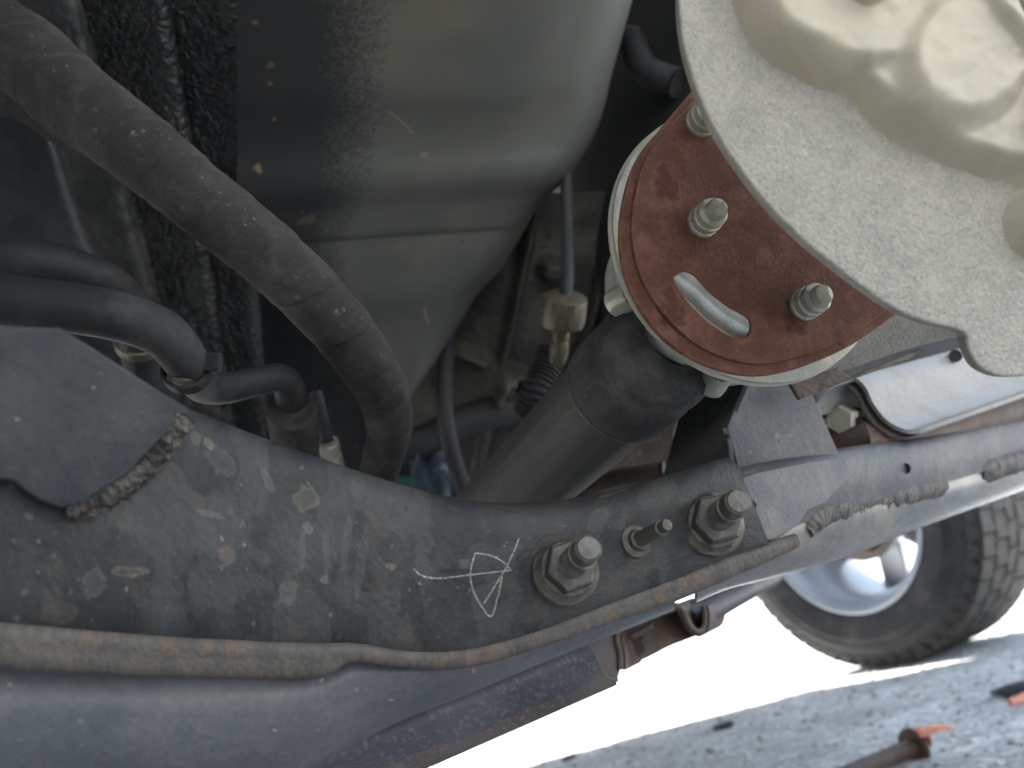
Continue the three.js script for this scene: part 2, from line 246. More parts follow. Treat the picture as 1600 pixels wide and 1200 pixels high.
// ---------------------------------------------------------------- chassis crossmember with its bolts
const BT = [[-120, 520], [0, 562], [150, 604], [282, 650], [400, 695], [545, 745], [620, 768], [720, 792], [830, 798], [950, 780], [1050, 752], [1110, 733], [1142, 724]];
const BB = [[-120, 970], [0, 978], [150, 990], [282, 999], [400, 1004], [545, 1011], [620, 1019], [720, 1018], [830, 990], [950, 944], [1050, 906], [1125, 878], [1196, 850]];
const BD = [0.265, 0.28, 0.30, 0.318, 0.334, 0.354, 0.363, 0.375, 0.388, 0.403, 0.419, 0.434, 0.446];
const beam = thing('chassis_crossmember', 'dark grey pressed steel crossmember curving below the drive shaft, chalk mark on it', 'crossmember', P(700, 1000, 0.38));
{
  const row = (f, dy, dd) => BT.map((t, i) => P(lerp(t[0], BB[i][0], f), lerp(t[1], BB[i][1], f) + dy, BD[i] + dd));
  const g = loft([row(0, 26, 0.05), row(0, 6, 0.03), row(0, 0, 0.013), row(0, 4, 0.004), row(0.09, 0, -0.001), row(0.35, 0, -0.006), row(0.65, 0, -0.009), row(0.93, 0, -0.009), row(1, -3, -0.006), row(1, 4, 0.004)], { n: 150, m: 90, unit: true, thick: 0.004 });
  const [tu, tv] = g.userData.size, at = (x, y) => g.userData.find(x, y);
  const W = 2048, H = 768, ar = tu / tv;
  const t = new Tx(W, H, (u, v) => {
    const X = u * ar, a = fbm(X * 5, v * 5, 1, 5), b = fbm(X * 22, v * 22, 2, 4), c = fbm(X * 90, v * 90, 3, 3);
    const k = clamp(0.36 + (a - 0.5) * 1.1 + (b - 0.5) * 0.6);
    let q = mixc(S(37, 37, 36), S(70, 68, 64), k); const st = sstep(0.52, 0.56, fbm(X * 7 + 4, v * 5, 9, 5)) * 0.35; q = mixc(q, S(90, 87, 82), st);
    q = mixc(q, S(132, 108, 84), sstep(0.6, 0.72, fbm(X * 10, v * 12, 21, 4)) * 0.14);
    const gr = 0.9 + 0.2 * c; return [q[0] * gr, q[1] * gr, q[2] * gr];
  });
  const mpp = 0.36 / FPX; let k = 0;
  const sp = (x, y, rx, ry, c, a, o = {}) => { const [u, v] = at(x, y); t.splat(u, v, rx * mpp / tu, ry * mpp / tv, c, a, { s: ++k, ...o }); };
  const dust = S(112, 108, 96), tan = S(134, 122, 98), drk = S(38, 40, 42);
  sp(250, 850, 45, 45, S(62, 66, 66), 0.5, { rough: 1 }); sp(250, 910, 14, 70, S(66, 70, 70), 0.5); sp(265, 960, 22, 45, S(66, 70, 70), 0.5, { rot: -0.4 });
  sp(355, 880, 62, 66, S(74, 76, 75), 0.5, { rough: 0.8 }); sp(480, 850, 60, 40, S(72, 74, 74), 0.4, { rough: 1 }); sp(385, 955, 18, 26, drk, 0.7, { rough: 1 }); sp(640, 935, 22, 34, drk, 0.7, { rough: 1.1 }); sp(690, 900, 14, 20, drk, 0.5, { rough: 1.1 });
  for (const [x, y, w, h, c, rot] of [[200, 890, 30, 5, tan, -0.12], [142, 905, 13, 17, dust, 0.4], [476, 826, 10, 9, tan, 0], [502, 903, 8, 7, tan, 0], [606, 884, 9, 6, tan, 0], [343, 885, 4, 4, dust, 0], [475, 780, 20, 20, S(128, 122, 96), 0.2], [340, 720, 26, 14, S(96, 94, 86), 0.4], [412, 750, 8, 18, dust, -0.5], [445, 920, 14, 20, dust, 0.3], [325, 803, 20, 4, tan, 0.02], [215, 1000, 3, 3, tan, 0], [350, 865, 12, 12, S(126, 106, 92), 0], [720, 880, 12, 10, dust, 0], [770, 820, 50, 16, S(118, 102, 88), 0.1], [845, 820, 22, 14, S(118, 112, 100), -0.2], [960, 780, 40, 12, S(138, 130, 114), -0.25], [930, 815, 20, 26, S(120, 114, 104), 0.3], [300, 690, 8, 8, dust, 0], [320, 697, 9, 6, tan, 0.5], [1165, 770, 20, 26, S(132, 108, 84), 0.5], [560, 880, 10, 50, S(100, 102, 100), 0.15], [535, 850, 8, 40, S(104, 104, 100), 0.15], [505, 860, 6, 40, S(104, 104, 100), 0], [468, 860, 6, 30, S(120, 104, 92), 0], [90, 950, 20, 14, S(96, 84, 74), 0]]) sp(x, y, w, h, c, h > 25 ? 0.28 : 0.48, { rot, rough: 0.55, ring: w > 12 ? 0.45 : 0 });
  for (let i = 0; i < 150; i++) { const x = rr(0, 1150), y = rr(640, 1000), r = rr(1, 3.2) * (rnd() < 0.1 ? 2 : 1); sp(x, y, r * rr(0.7, 1.8), r, rnd() < 0.7 ? dust : S(160, 152, 138), rr(0.2, 0.6), { rot: rr(0, 3) }); }
  // chalk scratches
  const chalk = S(206, 203, 184), ln = (pts, w, a) => t.line(smoothPx(pts, 5).map(([x, y]) => at(x, y)), w * 0.95, chalk, a * 0.95, 0.5);
  ln([[642, 888], [655, 898], [680, 902], [730, 897], [794, 890]], 3.4, 0.75); ln([[806, 842], [800, 858], [785, 888], [768, 915], [752, 940]], 3.4, 0.75);
  ln([[738, 864], [731, 890], [733, 915], [745, 940], [762, 960], [772, 935], [780, 900]], 3.4, 0.7); ln([[738, 864], [762, 868], [782, 878], [793, 890]], 3, 0.7);
  const bm = new Tx(1024, 384, (u, v) => { const g = 0.5 + (fbm(u * ar * 60, v * 60, 4, 4) - 0.5) * 0.7 + (fbm(u * ar * 8, v * 8, 6, 3) - 0.5) * 0.6; return [g, g, g]; });
  part('web_panel', g, std(t.tex(), 0.6, { bumpMap: bm.tex(false), bumpScale: 0.0007 }), beam);
  // flange that joins the two pressed halves
  const G = [[-120, 1018], [0, 1031], [150, 1041], [282, 1047], [400, 1049], [500, 1047], [548, 1024], [620, 1031], [720, 1034], [830, 1006], [950, 965], [1050, 931], [1150, 890], [1243, 848]];
  const GB = [[-120, 974], [0, 982], [150, 994], [282, 1003], [400, 1008], [500, 1013], [548, 1013], [620, 1022], [720, 1021], [830, 993], [950, 947], [1050, 909], [1150, 872], [1243, 842]];
  const GD = [0.26, 0.275, 0.295, 0.313, 0.329, 0.342, 0.348, 0.358, 0.37, 0.383, 0.398, 0.414, 0.432, 0.452];
  const fr = (f, dy, dd) => GB.map((b, i) => P(b[0], lerp(b[1], G[i][1], f) + dy, GD[i] + dd));
  part('seam_flange', loft([fr(0, 2, 0.02), fr(0, 0, -0.003), fr(0.06, 0, -0.0055), fr(0.5, 0, -0.006), fr(0.94, 0, -0.0058), fr(1, 0, -0.0035), fr(1, 0, 0.02)], { n: 120, m: 40, thick: 0.003, disp: (u, v) => (fbm(u * 90, v * 200, 5, 3) - 0.5) * 0.0006 }), M.rustFlange, beam, 'rust-stained seam flange edge of the crossmember');
  const L = [[-120, 1330], [0, 1310], [150, 1280], [282, 1275], [400, 1236], [500, 1184], [548, 1158], [620, 1120], [720, 1080], [830, 1034], [950, 986], [1050, 946]];
  const lr = (f, dd) => L.map((l, i) => P(lerp(G[i][0], l[0], f), lerp(G[i][1], l[1], f) - 6 * (1 - f), GD[i] + dd));
  part('lower_shell', loft([lr(0, 0.012), lr(0.08, 0.012), lr(0.3, 0.008), lr(0.6, 0.012), lr(0.9, 0.03), lr(1, 0.06)], { n: 80, m: 40, thick: 0.003 }), std(dirtTex(S(94, 95, 98), S(112, 111, 110), 0.3, 0.3, 31, { specks: 260, speck: S(170, 166, 156) }), 0.42, { bumpMap: grainBump(30, [0.1, 0.1]), bumpScale: 0.0003 }), beam);
  // gusset plate welded over the end
  const A = P(0, 650, 0.264), B = P(290, 640, 0.301), C = P(100, 790, 0.273);
  const gn = plane3(A, B, C);
  part('gusset_plate', plate([[-130, 505], [95, 511], [150, 545], [235, 600], [284, 630], [296, 637], [294, 648], [284, 652], [270, 668], [238, 700], [205, 735], [170, 760], [120, 790], [95, 794], [60, 782], [20, 752], [-130, 730]], A, gn, 0.006, 0.0015), M.black, beam);
  const weld = (pts, d, r, mat, nm = 'weld_bead') => part(nm, sweep(pts.map(([x, y], i) => P(x, y, Array.isArray(d) ? d[i] : d)), r, { n: 300, k: 24, mod: (s, a, t) => 0.0003 * Math.sin(s * 1300 + Math.sin(s * 300) * 2) + (fbm(s * 420, a * 4.5, 8, 4) - 0.5) * 0.006 - 0.002 * (sstep(0.94, 1, t) + 1 - sstep(0, 0.06, t)) }), mat, beam);
  weld([[288, 648], [272, 668], [240, 702], [208, 738], [170, 764], [128, 786], [100, 794]], [0.303, 0.302, 0.299, 0.294, 0.288, 0.281, 0.277], 0.0052, M.weldRust);
  weld([[262, 690], [235, 718], [200, 752], [160, 778], [118, 797]], [0.304, 0.302, 0.298, 0.292, 0.285], 0.0048, M.weldRust);
  // flange nuts on studs, and a locating pin
  function stud(bx, by, tx, ty, d0, d1, s, spin) {
    const a = P(bx, by, d0), b = P(tx, ty, d1), dir = b.clone().sub(a).normalize(), len = b.distanceTo(a);
    const nut = part('flange_nut', mergeGeometries([hexNut(a.clone().addScaledVector(dir, 0.004 * s), dir, 0.0112 * s, 0.0085 * s, spin).toNonIndexed(), lathe(a, dir, [[0.0075 * s, 0.001], [0.0098 * s, 0.0085 * s], [0.0098 * s, 0.0085 * s], [0.0086 * s, 0.0125 * s], [0.006 * s, 0.013 * s]], 40).toNonIndexed()].map(g => { g.deleteAttribute('normal'); g.computeVertexNormals(); return g; })), M.bolt, beam);
    part('washer', lathe(a, dir, [[0, -0.004], [0.0145 * s, -0.004], [0.0148 * s, -0.0005], [0.0145 * s, 0.0012], [0.0134 * s, 0.0022], [0.0115 * s, 0.0048 * s], [0, 0.0048 * s]], 48), M.bolt, nut);
    part('stud', lathe(a, dir, [[0.006 * s, 0], ...threadProfile(0.0062 * s, 0.011 * s, len - 0.009 * s, 0.0016 * s), [0.0056 * s, len - 0.0085 * s], [0.0054 * s, len - 0.001], [0.0046 * s, len]], 36), M.bolt, nut);
    part('stud_tip', lathe(a, dir, [[0.0046 * s, len - 0.0005], [0.0044 * s, len + 0.0004], [0.0036 * s, len + 0.0002], [0, len]], 30), M.boltTip, nut);
  }
  stud(884, 892, 920, 856, 0.3775, 0.336, 1.14, 0.35);
  stud(1112, 818, 1154, 783, 0.416, 0.371, 1.2, 0.1);
  { const a = P(994, 846, 0.396), b = P(1043, 820, 0.366), dir = b.clone().sub(a).normalize(), len = a.distanceTo(b); const pin = part('locating_pin', lathe(a, dir, [[0, -0.003], [0.0082, -0.003], [0.0082, 0.0008], [0.0058, 0.0022], [0.0052, 0.0052], [0.0040, 0.006], [0.0037, len - 0.006], [0.0029, len - 0.0055], [0.003, len - 0.001], [0.0026, len], [0, len]], 36), M.bolt, beam); }
}

// ---------------------------------------------------------------- chassis rail running on to the far side
const rail = thing('chassis_rail', 'dark grey welded chassis rail reaching past the tyre, drain hole in it', 'chassis rail', P(1400, 800, 0.6));
{
  const xs = [1085, 1130, 1200, 1310, 1440, 1600, 1780], T = [762, 747, 729, 708, 687, 650, 604], Se = [880, 860, 834, 795, 762, 716, 664], Bo = [934, 915, 897, 868, 818, 760, 694], D = [0.452, 0.462, 0.484, 0.53, 0.60, 0.72, 0.87];
  const row = (f) => xs.map((x, i) => { const [y, dd] = f(i); return P(x, y, D[i] * (1 + dd)); });
  const upper = loft([row(i => [T[i] + 14, 0.16]), row(i => [T[i] + 1, 0.06]), row(i => [T[i], 0.035]), row(i => [lerp(T[i], Se[i], 0.14), 0.008]), row(i => [lerp(T[i], Se[i], 0.55), -0.006]), row(i => [Se[i], -0.004])], { n: 90, m: 40, thick: 0.003 });
  part('upper_shell', upper, M.steel, rail);
  part('lower_shell', loft([row(i => [Se[i] - 8, 0.012]), row(i => [Se[i], 0.004]), row(i => [lerp(Se[i], Bo[i], 0.35), 0.0]), row(i => [lerp(Se[i], Bo[i], 0.7), 0.02]), row(i => [lerp(Se[i], Bo[i], 0.93), 0.06]), row(i => [Bo[i], 0.10]), row(i => [Bo[i] - 1, 0.14]), row(i => [Bo[i] - 12, 0.2])], { n: 90, m: 50, thick: 0.003 }), std(dirtTex(S(108, 106, 102), S(140, 132, 120), 0.35, 0.25, 33, { specks: 80 }), 0.26), rail);
  const weld = (pts, r) => part('weld_bead', sweep(pts.map(([x, y, d]) => P(x, y, d)), r, { n: 200, k: 14, mod: (s, a, t) => 0.00035 * Math.sin(s * 1500 + 0.9 * Math.sin(s * 211)) + (fbm(s * 170, a * 4, 8, 4) - 0.5) * 0.004 - 0.003 * (sstep(0.95, 1, t) + 1 - sstep(0, 0.05, t)) }), M.weld, rail);
  weld([[1250, 832, 0.509], [1262, 808, 0.516], [1290, 797, 0.531], [1340, 783, 0.559], [1400, 771, 0.588], [1464, 758, 0.626]], 0.0115);
  weld([[1522, 737, 0.667], [1560, 725, 0.696], [1620, 707, 0.743], [1720, 677, 0.823]], 0.0125);
  // overlapping end plate
  const a = P(1160, 760, 0.462), b = P(1250, 740, 0.496), c = P(1190, 840, 0.455); const n = plane3(a, b, c);
  part('overlap_plate', plate([[1147, 752], [1180, 738], [1260, 722], [1320, 714], [1330, 740], [1290, 786], [1262, 798], [1248, 820], [1210, 845], [1188, 846], [1177, 828], [1181, 788], [1165, 770]], a, n, 0.004, 0.001), M.steel, rail);
  part('drain_hole', lathe(P(1414, 732, 0.578), P(1414, 732, 0.55).sub(P(1425, 730, 0.60)), [[0, -0.004], [0.0042, -0.004], [0.0042, 0.0022], [0.0034, 0.0026], [0.0032, 0.0006], [0, 0.0004]], 24), M.dark, rail);
}

// ---------------------------------------------------------------- angle bracket standing on the rail
{
  const br = thing('angle_bracket', 'blue-grey folded steel bracket plate standing on the chassis rail below the red disc', 'bracket', P(1225, 712, 0.51));
  const a = P(1150, 715, 0.492), b = P(1310, 706, 0.535), c = P(1200, 600, 0.512);
  part('front_plate', plate([[1163, 598], [1170, 570], [1240, 560], [1258, 590], [1285, 650], [1311, 708], [1318, 742], [1158, 760], [1150, 718], [1136, 668]], a, plane3(a, b, c), 0.005, 0.001), M.steel, br);
  const d = P(1134, 666, 0.497), e = P(1040, 728, 0.56), f = P(1095, 600, 0.55);
  part('side_plate', plate([[1062, 645], [1095, 602], [1120, 570], [1172, 560], [1162, 600], [1133, 668], [1146, 760], [1030, 765]], d, plane3(d, e, f), 0.004, 0.001), M.black, br);
}

// ---------------------------------------------------------------- lower channel below the crossmember
{
  const ch = thing('folded_channel', 'brown-grey folded channel brace running below the crossmember', 'brace', P(800, 1080, 0.5));
  const prof = [[908, 1012, 0.592], [921, 1017, 0.59], [929, 1030, 0.592], [938, 1049, 0.596], [951, 1061, 0.602], [963, 1061, 0.608], [969, 1047, 0.612], [968, 1020, 0.616], [963, 999, 0.62], [966, 985, 0.623], [979, 974, 0.627], [1010, 963, 0.633], [1044, 950, 0.64], [1057, 946, 0.644], [1066, 953, 0.65], [1073, 969, 0.658], [1082, 982, 0.666], [1092, 987, 0.672], [1099, 980, 0.678], [1101, 962, 0.684], [1099, 948, 0.69]];
  const near = prof.slice(0, 12), over = prof.slice(6);
  const section = k => near.map(([x, y, d]) => P(940 + (x - 940) * (1 + 0.22 * k) - 520 * k, 1030 + (y - 1030) * (1 + 0.22 * k) + 216 * k, d * (1 - 0.27 * k)));
  const g = loft([0, 0.25, 0.5, 0.75, 1, 1.3].map(section), { n: 150, m: 60, thick: 0.0045, unit: true });
  const [tu, tv] = g.userData.size;
  const t = new Tx(1024, 1024, (u, v) => { const X = u * tu, Y = v * tv, a = fbm(X * 30, Y * 16, 2, 5), b = fbm(X * 420, Y * 420, 4, 3); let c = mixc(S(58, 59, 67), S(84, 82, 86), clamp(a * 1.6 - 0.3)); const rag = sstep(0.27, 0.276, u + (fbm(X * 50, Y * 24, 8, 5) - 0.5) * 0.16); c = mixc(c, mixc(S(70, 62, 59), S(108, 97, 90), a), rag * 0.9); const ch = sstep(0.62, 0.68, b) * sstep(0.45, 0.6, fbm(X * 20, Y * 9, 12, 3)); return mixc(c, S(130, 122, 114), ch * 0.45); });
  const sheetMat = std(t.tex(), 0.55, { bumpMap: grainBump(30, [0.4, 0.4]), bumpScale: 0.0004 });
  part('channel_sheet', g, sheetMat, ch);
  part('saddle_sheet', loft([0, 0.33, 0.66, 1].map(k => over.map(([x, y, d]) => P(x + 26 * k, y - 12 * k, d + 0.11 * k))), { n: 90, m: 24, thick: 0.0045 }), M.brown, ch);
  part('back_web', plate([[960, 992], [979, 972], [1010, 960], [1057, 944], [1076, 966], [1094, 980], [1098, 990], [1072, 1000], [1046, 1010], [1020, 1024], [996, 1035], [968, 1048]], P(1010, 1000, 0.66), plane3(P(970, 1000, 0.655), P(1080, 960, 0.70), P(1010, 1020, 0.66)), 0.004, 0.001), M.brown, ch);
  part('cut_edge', sweep(prof.slice(0, 6).map(([x, y, d]) => P(x, y, d - 0.001)), 0.0026, { n: 60, k: 12 }), M.rustFlange, ch, 'tan bare metal cut edge of the channel');
  part('cut_edge', sweep(over.map(([x, y, d]) => P(x, y, d - 0.001)), 0.0025, { n: 120, k: 12 }), M.rustFlange, ch, 'tan bare metal cut edge of the saddle');
  part('bolt_head', hexNut(P(996, 1008, 0.664), P(990, 1014, 0.64).sub(P(996, 1008, 0.664)), 0.0095, 0.014, 0.3), M.brown, ch);
  part('mud_flake', plate([[984, 992], [1000, 984], [1018, 974], [1022, 980], [1008, 990], [990, 1000]], P(1000, 988, 0.645), F0.clone().negate(), 0.004, 0.0012), M.rustFlange, ch);
  part('arm', sweep([P(1070, 968, 0.70), P(1110, 950, 0.74), P(1160, 925, 0.80), P(1212, 900, 0.88)], [0.012, 0.0125, 0.011, 0.009], { n: 40, k: 20 }), M.steel, ch);
}

// ---------------------------------------------------------------- red disc, its flange and the drive shaft
const AX = F0.clone().negate();
{
  const AXD = AX.clone().addScaledVector(RV, 0.24).addScaledVector(UV, 0.24).normalize(), C = P(1190, 358, 0.42), fl = thing('coupling_disc', 'round rust-red coupling disc with studs and a curved slot', 'coupling', C);
  const e = RV.clone().addScaledVector(AXD, -RV.dot(AXD)).normalize(), f = AXD.clone().cross(e), k = 0.42 / FPX;
  const local = ([x, y]) => { const p = onPlane(x, y, C, AXD).sub(C); return new THREE.Vector2(p.dot(e), p.dot(f)); };
  const arc = smoothPx([[1050, 432], [1066, 424], [1084, 428], [1104, 452], [1134, 476], [1166, 494], [1172, 506], [1171, 524], [1160, 530], [1138, 526], [1104, 504], [1074, 474], [1054, 446], [1050, 432]], 4);
  const disc = (px, th, z) => {
    const s = new THREE.Shape(px.map(local)); s.holes.push(new THREE.Path(arc.map(local)));
    const g = new THREE.ExtrudeGeometry(s, { depth: th, bevelEnabled: true, bevelThickness: 0.0006, bevelSize: 0.0006, bevelSegments: 2 }); g.translate(0, 0, z);
    g.applyMatrix4(new THREE.Matrix4().makeBasis(e, f, AXD)); g.translate(C.x, C.y, C.z); return g;
  };
  part('backing_disc', disc(smoothPx([[1180, 20], [1130, 85], [1080, 145], [1040, 193], [1002, 240], [984, 285], [973, 345], [974, 395], [986, 442], [1010, 488], [1050, 533], [1110, 568], [1180, 583], [1245, 573], [1330, 538], [1405, 487], [1470, 440]], 5).concat([[1470, 20]]), 0.0022, -0.005), M.rust, fl);
  part('front_disc', disc(smoothPx([[1200, 20], [1140, 90], [1088, 152], [1046, 202], [1012, 245], [996, 290], [988, 345], [992, 398], [1006, 440], [1030, 480], [1066, 520], [1120, 553], [1182, 567], [1242, 558], [1322, 526], [1395, 476], [1460, 430]], 5).concat([[1460, 20]]), 0.0022, -0.002), M.rust, fl);
  part('slot_insert', sweep([[1050, 428], [1084, 452], [1118, 484], [1152, 506], [1180, 520]].map(([x, y]) => onPlane(x, y + 2, C.clone().addScaledVector(AXD, -0.0072), AXD)), 0.0075, { n: 40, k: 24 }), M.zinc, fl, 'bright metal ridge showing through the slot');
  part('rim_ring', lathe(onPlane(1172, 377, C.clone().addScaledVector(AXD, -0.009), AXD), AXD, [[0.03, -0.006], [0.079, -0.006], [0.0815, -0.0055], [0.0821, -0.003], [0.0804, -0.001], [0.0812, 0.0], [0.0812, 0.0022], [0.0799, 0.003], [0.03, 0.0028]], 110), M.zincDull, fl, 'silver layered rim behind the red disc');
  for (const [x, y] of [[1096, 190], [1100, 345], [1258, 474]]) {
    const b = onPlane(x - 4, y + 4, C, AXD);
    const st = part('stud', lathe(b, AXD, [[0.0085, -0.001], [0.0087, 0.003], [0.0079, 0.0036], [0.0079, 0.0046], [0.0085, 0.0052], [0.0085, 0.0085], [0.0076, 0.0092], [0.0076, 0.010], [0.0081, 0.0106], [0.0079, 0.0138], [0.0068, 0.0146], [0.0058, 0.0149], [0.0056, 0.0178], [0.0048, 0.0196], [0.0034, 0.0200], [0, 0.0201]], 40), M.zincDull, fl);
  }
  for (const [x, y] of [[966, 474], [1108, 598]]) part('bolt_head', lathe(P(x + 10, y - 8, 0.438), P(x, y, 0.44).sub(P(1186, 362, 0.44)).multiplyScalar(0.2).addScaledVector(F0, 0.02), [[0.008, -0.006], [0.0088, 0.004], [0.0085, 0.008], [0.006, 0.0095], [0, 0.01]], 24), M.zincDull, fl);
  const sd = thing('drive_shaft', 'long brown-grey tubular drive shaft with rubber boot passing behind the crossmember', 'drive shaft', P(760, 815, 0.68));
  const p0 = P(1035, 545, 0.452), p1 = P(750, 822, 0.70), dir = p1.clone().sub(p0), L = dir.length();
  part('yoke_bowl', lathe(P(1105, 452, 0.472), P(1060, 520, 0.52).sub(P(1105, 452, 0.472)), [[0.054, -0.010], [0.0605, -0.004], [0.0595, 0.002], [0.0625, 0.004], [0.0625, 0.0075], [0.058, 0.010], [0.046, 0.018], [0.034, 0.028], [0, 0.03]], 70), M.zinc, sd, 'bright metal joint bowl behind the red disc');
  part('rubber_boot', lathe(p0, dir, [[0.02, -0.014], [0.033, -0.012], [0.0368, -0.004], [0.0375, 0.010], [0.0360, 0.016], [0.0375, 0.022], [0.0382, 0.045], [0.0365, 0.051], [0.030, 0.053]], 60), M.boot, sd);
  part('tube', lathe(p0, dir, [[0.0345, 0.047], [0.0362, 0.0485], [0.0362, 0.0515], [0.0350, 0.053], [0.0344, 0.058], [0.0340, L], [0, L]], 60), M.shaft, sd);
  part('band', lathe(p0, dir, [[0.0350, 0.0495], [0.0374, 0.0500], [0.0374, 0.0525], [0.0350, 0.053]], 60), M.brown, sd, 'thin rusty band at the boot edge');
}

// ---------------------------------------------------------------- cast aluminium housing
{
  const O = P(1500, 60, 0.305), hs = thing('cast_housing', 'large pale cast aluminium housing with rounded bosses above the red disc', 'gearbox housing', O);
  const out = smoothPx([[1066, -90], [1060, 0], [1066, 60], [1078, 110], [1110, 190], [1152, 258], [1200, 320], [1255, 375], [1300, 412], [1350, 450], [1405, 486], [1450, 504], [1508, 521], [1514, 545], [1530, 572], [1560, 587], [1600, 588], [1700, 574], [1850, 500], [1960, 350], [2000, 150], [1960, -80], [1840, -260], [1640, -360], [1430, -360], [1230, -270], [1110, -170]], 5);
  part('flange_face', plate(out, O, AX, 0.007, 0.0012), M.cast, hs);
  part('flange_rib', plate(out.map(([x, y]) => [1540 + (x - 1540) * 0.78, 100 + (y - 100) * 0.78]), O.clone().addScaledVector(AX, -0.0065), AX, 0.055, 0.002), M.cast, hs);
  // body of the casting: swelling bosses over the flange
  const nx = 240, ny = 230, x0 = 1085, x1 = 2000, y0 = -370, y1 = 470, pos = [], uv = [], idx = [], hs_ = [];
  const circ = [[1620, -120, 415, 0.014, 26], [1345, -70, 232, 0.018, 34], [1466, 118, 142, 0.022, 44], [1665, 190, 150, 0.024, 50], [1560, -20, 150, 0.026, 60], [1622, 352, 64, 0.012, 18], [1430, -40, 120, 0.025, 50]];
  const K = 0.305 / FPX;
  const H = (x, y) => { let h = -0.006; const wob = (fbm(x / 60, y / 60, 3, 3) - 0.5) * 14; for (const [cx, cy, r, hh, e] of circ) { if (Math.hypot(x - cx, y - cy) > r + 30) continue; const d = Math.max(Math.hypot(x - cx, y - cy), r === 415 ? Math.hypot(x - 1540, y - 90) - 15 : 0) + wob; const v = (hh + 0.006) * (1 - sstep(r - e * 1.6, r + 6, d)) - 0.006; const k = 0.006, a = Math.max(0, k - Math.abs(h - v)) / k; h = Math.max(h, v) + a * a * k * 0.25; } 
    // a bolt pad, a rib and a groove of the casting
    h += 0.012 * (1 - sstep(26, 34, Math.hypot(x - 1325, y - 8)));
    h += 0.006 * (1 - sstep(6, 20, Math.abs((x - 1480) * 0.8 - (y - 10) * 0.62)) ) * sstep(-60, 0, y) * (1 - sstep(150, 190, y));
    h -= 0.008 * (1 - sstep(2, 9, Math.abs((x - 1490) * 0.8 - (y - 10) * 0.6 - 26 * Math.sin(y / 90)))) * sstep(-90, -40, y) * (1 - sstep(170, 220, y)) * (h > 0.01 ? 1 : 0);
    return h + (fbm(x / 26, y / 26, 12, 3) - 0.5) * 0.0016; };
  for (let j = 0; j <= ny; j++) for (let i = 0; i <= nx; i++) { const x = lerp(x0, x1, i / nx), y = lerp(y0, y1, j / ny), h = H(x, y); hs_.push(h); const lx = (x - 1500) * K, ly = -(y - 60) * K; const p = O.clone().addScaledVector(RV, lx).addScaledVector(UV, ly).addScaledVector(AX, h); pos.push(p.x, p.y, p.z); uv.push(lx + h * 1.2, ly - h * 1.4); }
  for (let j = 0; j < ny; j++) for (let i = 0; i < nx; i++) { const a = j * (nx + 1) + i, b = a + nx + 1; if (Math.max(hs_[a], hs_[b], hs_[a + 1], hs_[b + 1]) > -0.0015) idx.push(a, b, a + 1, a + 1, b, b + 1); }
  const g = new THREE.BufferGeometry(); g.setAttribute('position', new THREE.Float32BufferAttribute(pos, 3)); g.setAttribute('uv', new THREE.Float32BufferAttribute(uv, 2)); g.setIndex(idx); g.computeVertexNormals();
  part('casting_body', g, M.castDirty, hs);
  // skirt below the flange, reaching back
  part('skirt', loft([[[1240, 600, 0.55], [1320, 578, 0.54], [1420, 545, 0.53], [1520, 520, 0.52]], [[1240, 590, 0.53], [1330, 552, 0.53], [1420, 518, 0.52], [1530, 500, 0.51]], [[1230, 560, 0.52], [1330, 515, 0.52], [1420, 470, 0.51], [1530, 440, 0.50]]].map(r => r.map(q => P(...q))), { n: 40, m: 24, thick: 0.006 }), M.cast, hs);
  part('skirt_web', plate([[1235, 600], [1310, 575], [1330, 590], [1440, 545], [1425, 560], [1290, 608], [1250, 625]], P(1320, 590, 0.495), AX, 0.006, 0.001), M.castBrown, hs);
}

// ---------------------------------------------------------------- heat shield above the rail
{
  const sh = thing('heat_shield', 'silvery white curved heat shield with a rolled lip above the chassis rail', 'heat shield', P(1450, 640, 0.6));
  const prof = [[1262, 650], [1274, 622], [1300, 600], [1334, 590], [1352, 604], [1366, 632], [1388, 658], [1416, 671], [1440, 670]];
  const rows = [0, 0.33, 0.66, 1].map(k => prof.map(([x, y], i) => P(x + lerp(300, 330, i / 8) * k, y - lerp(64, 116, i / 8) * k, 0.585 + 0.15 * k)));
  part('shield_sheet', loft(rows, { n: 70, m: 30, thick: 0.0035 }), M.shield, sh);
  part('inner_layer', loft(rows.map(r => r.map(p => p.clone().addScaledVector(UV, -0.006).addScaledVector(F0, 0.004).addScaledVector(RV, -0.005))), { n: 60, m: 16, thick: 0.002 }), M.rustFlange, sh);
  part('rivet_hole', lathe(P(1493, 556, 0.648), P(1493, 552, 0.6).sub(P(1493, 556, 0.648)), [[0, -0.003], [0.0052, -0.003], [0.0052, 0.0008], [0, 0.0008]], 24), M.dark, sh);
  const eb = thing('mounting_bolt', 'pale hexagon bolt head under the heat shield lip', 'bolt', P(1318, 655, 0.6));
  part('head', hexNut(P(1322, 652, 0.606), P(1296, 660, 0.58).sub(P(1322, 652, 0.606)), 0.011, 0.016, 0.4), M.zincDull, eb);
  part('shank', lathe(P(1322, 652, 0.606), P(1350, 648, 0.63).sub(P(1322, 652, 0.606)), [[0, 0], [0.007, 0], [0.007, 0.03], [0, 0.03]], 20), M.brown, eb);
  const ex = thing('exhaust_pipe', 'rusty brown exhaust pipe hidden under the heat shield', 'exhaust pipe', P(1420, 690, 0.62));
  part('pipe', sweep([P(1325, 690, 0.60), P(1400, 690, 0.63), P(1500, 660, 0.69), P(1620, 628, 0.77), P(1760, 590, 0.88)], 0.020, { n: 50, k: 24, mod: (s, a) => (fbm(s * 60, a, 4, 3) - 0.5) * 0.002 }), M.brown, ex);
}

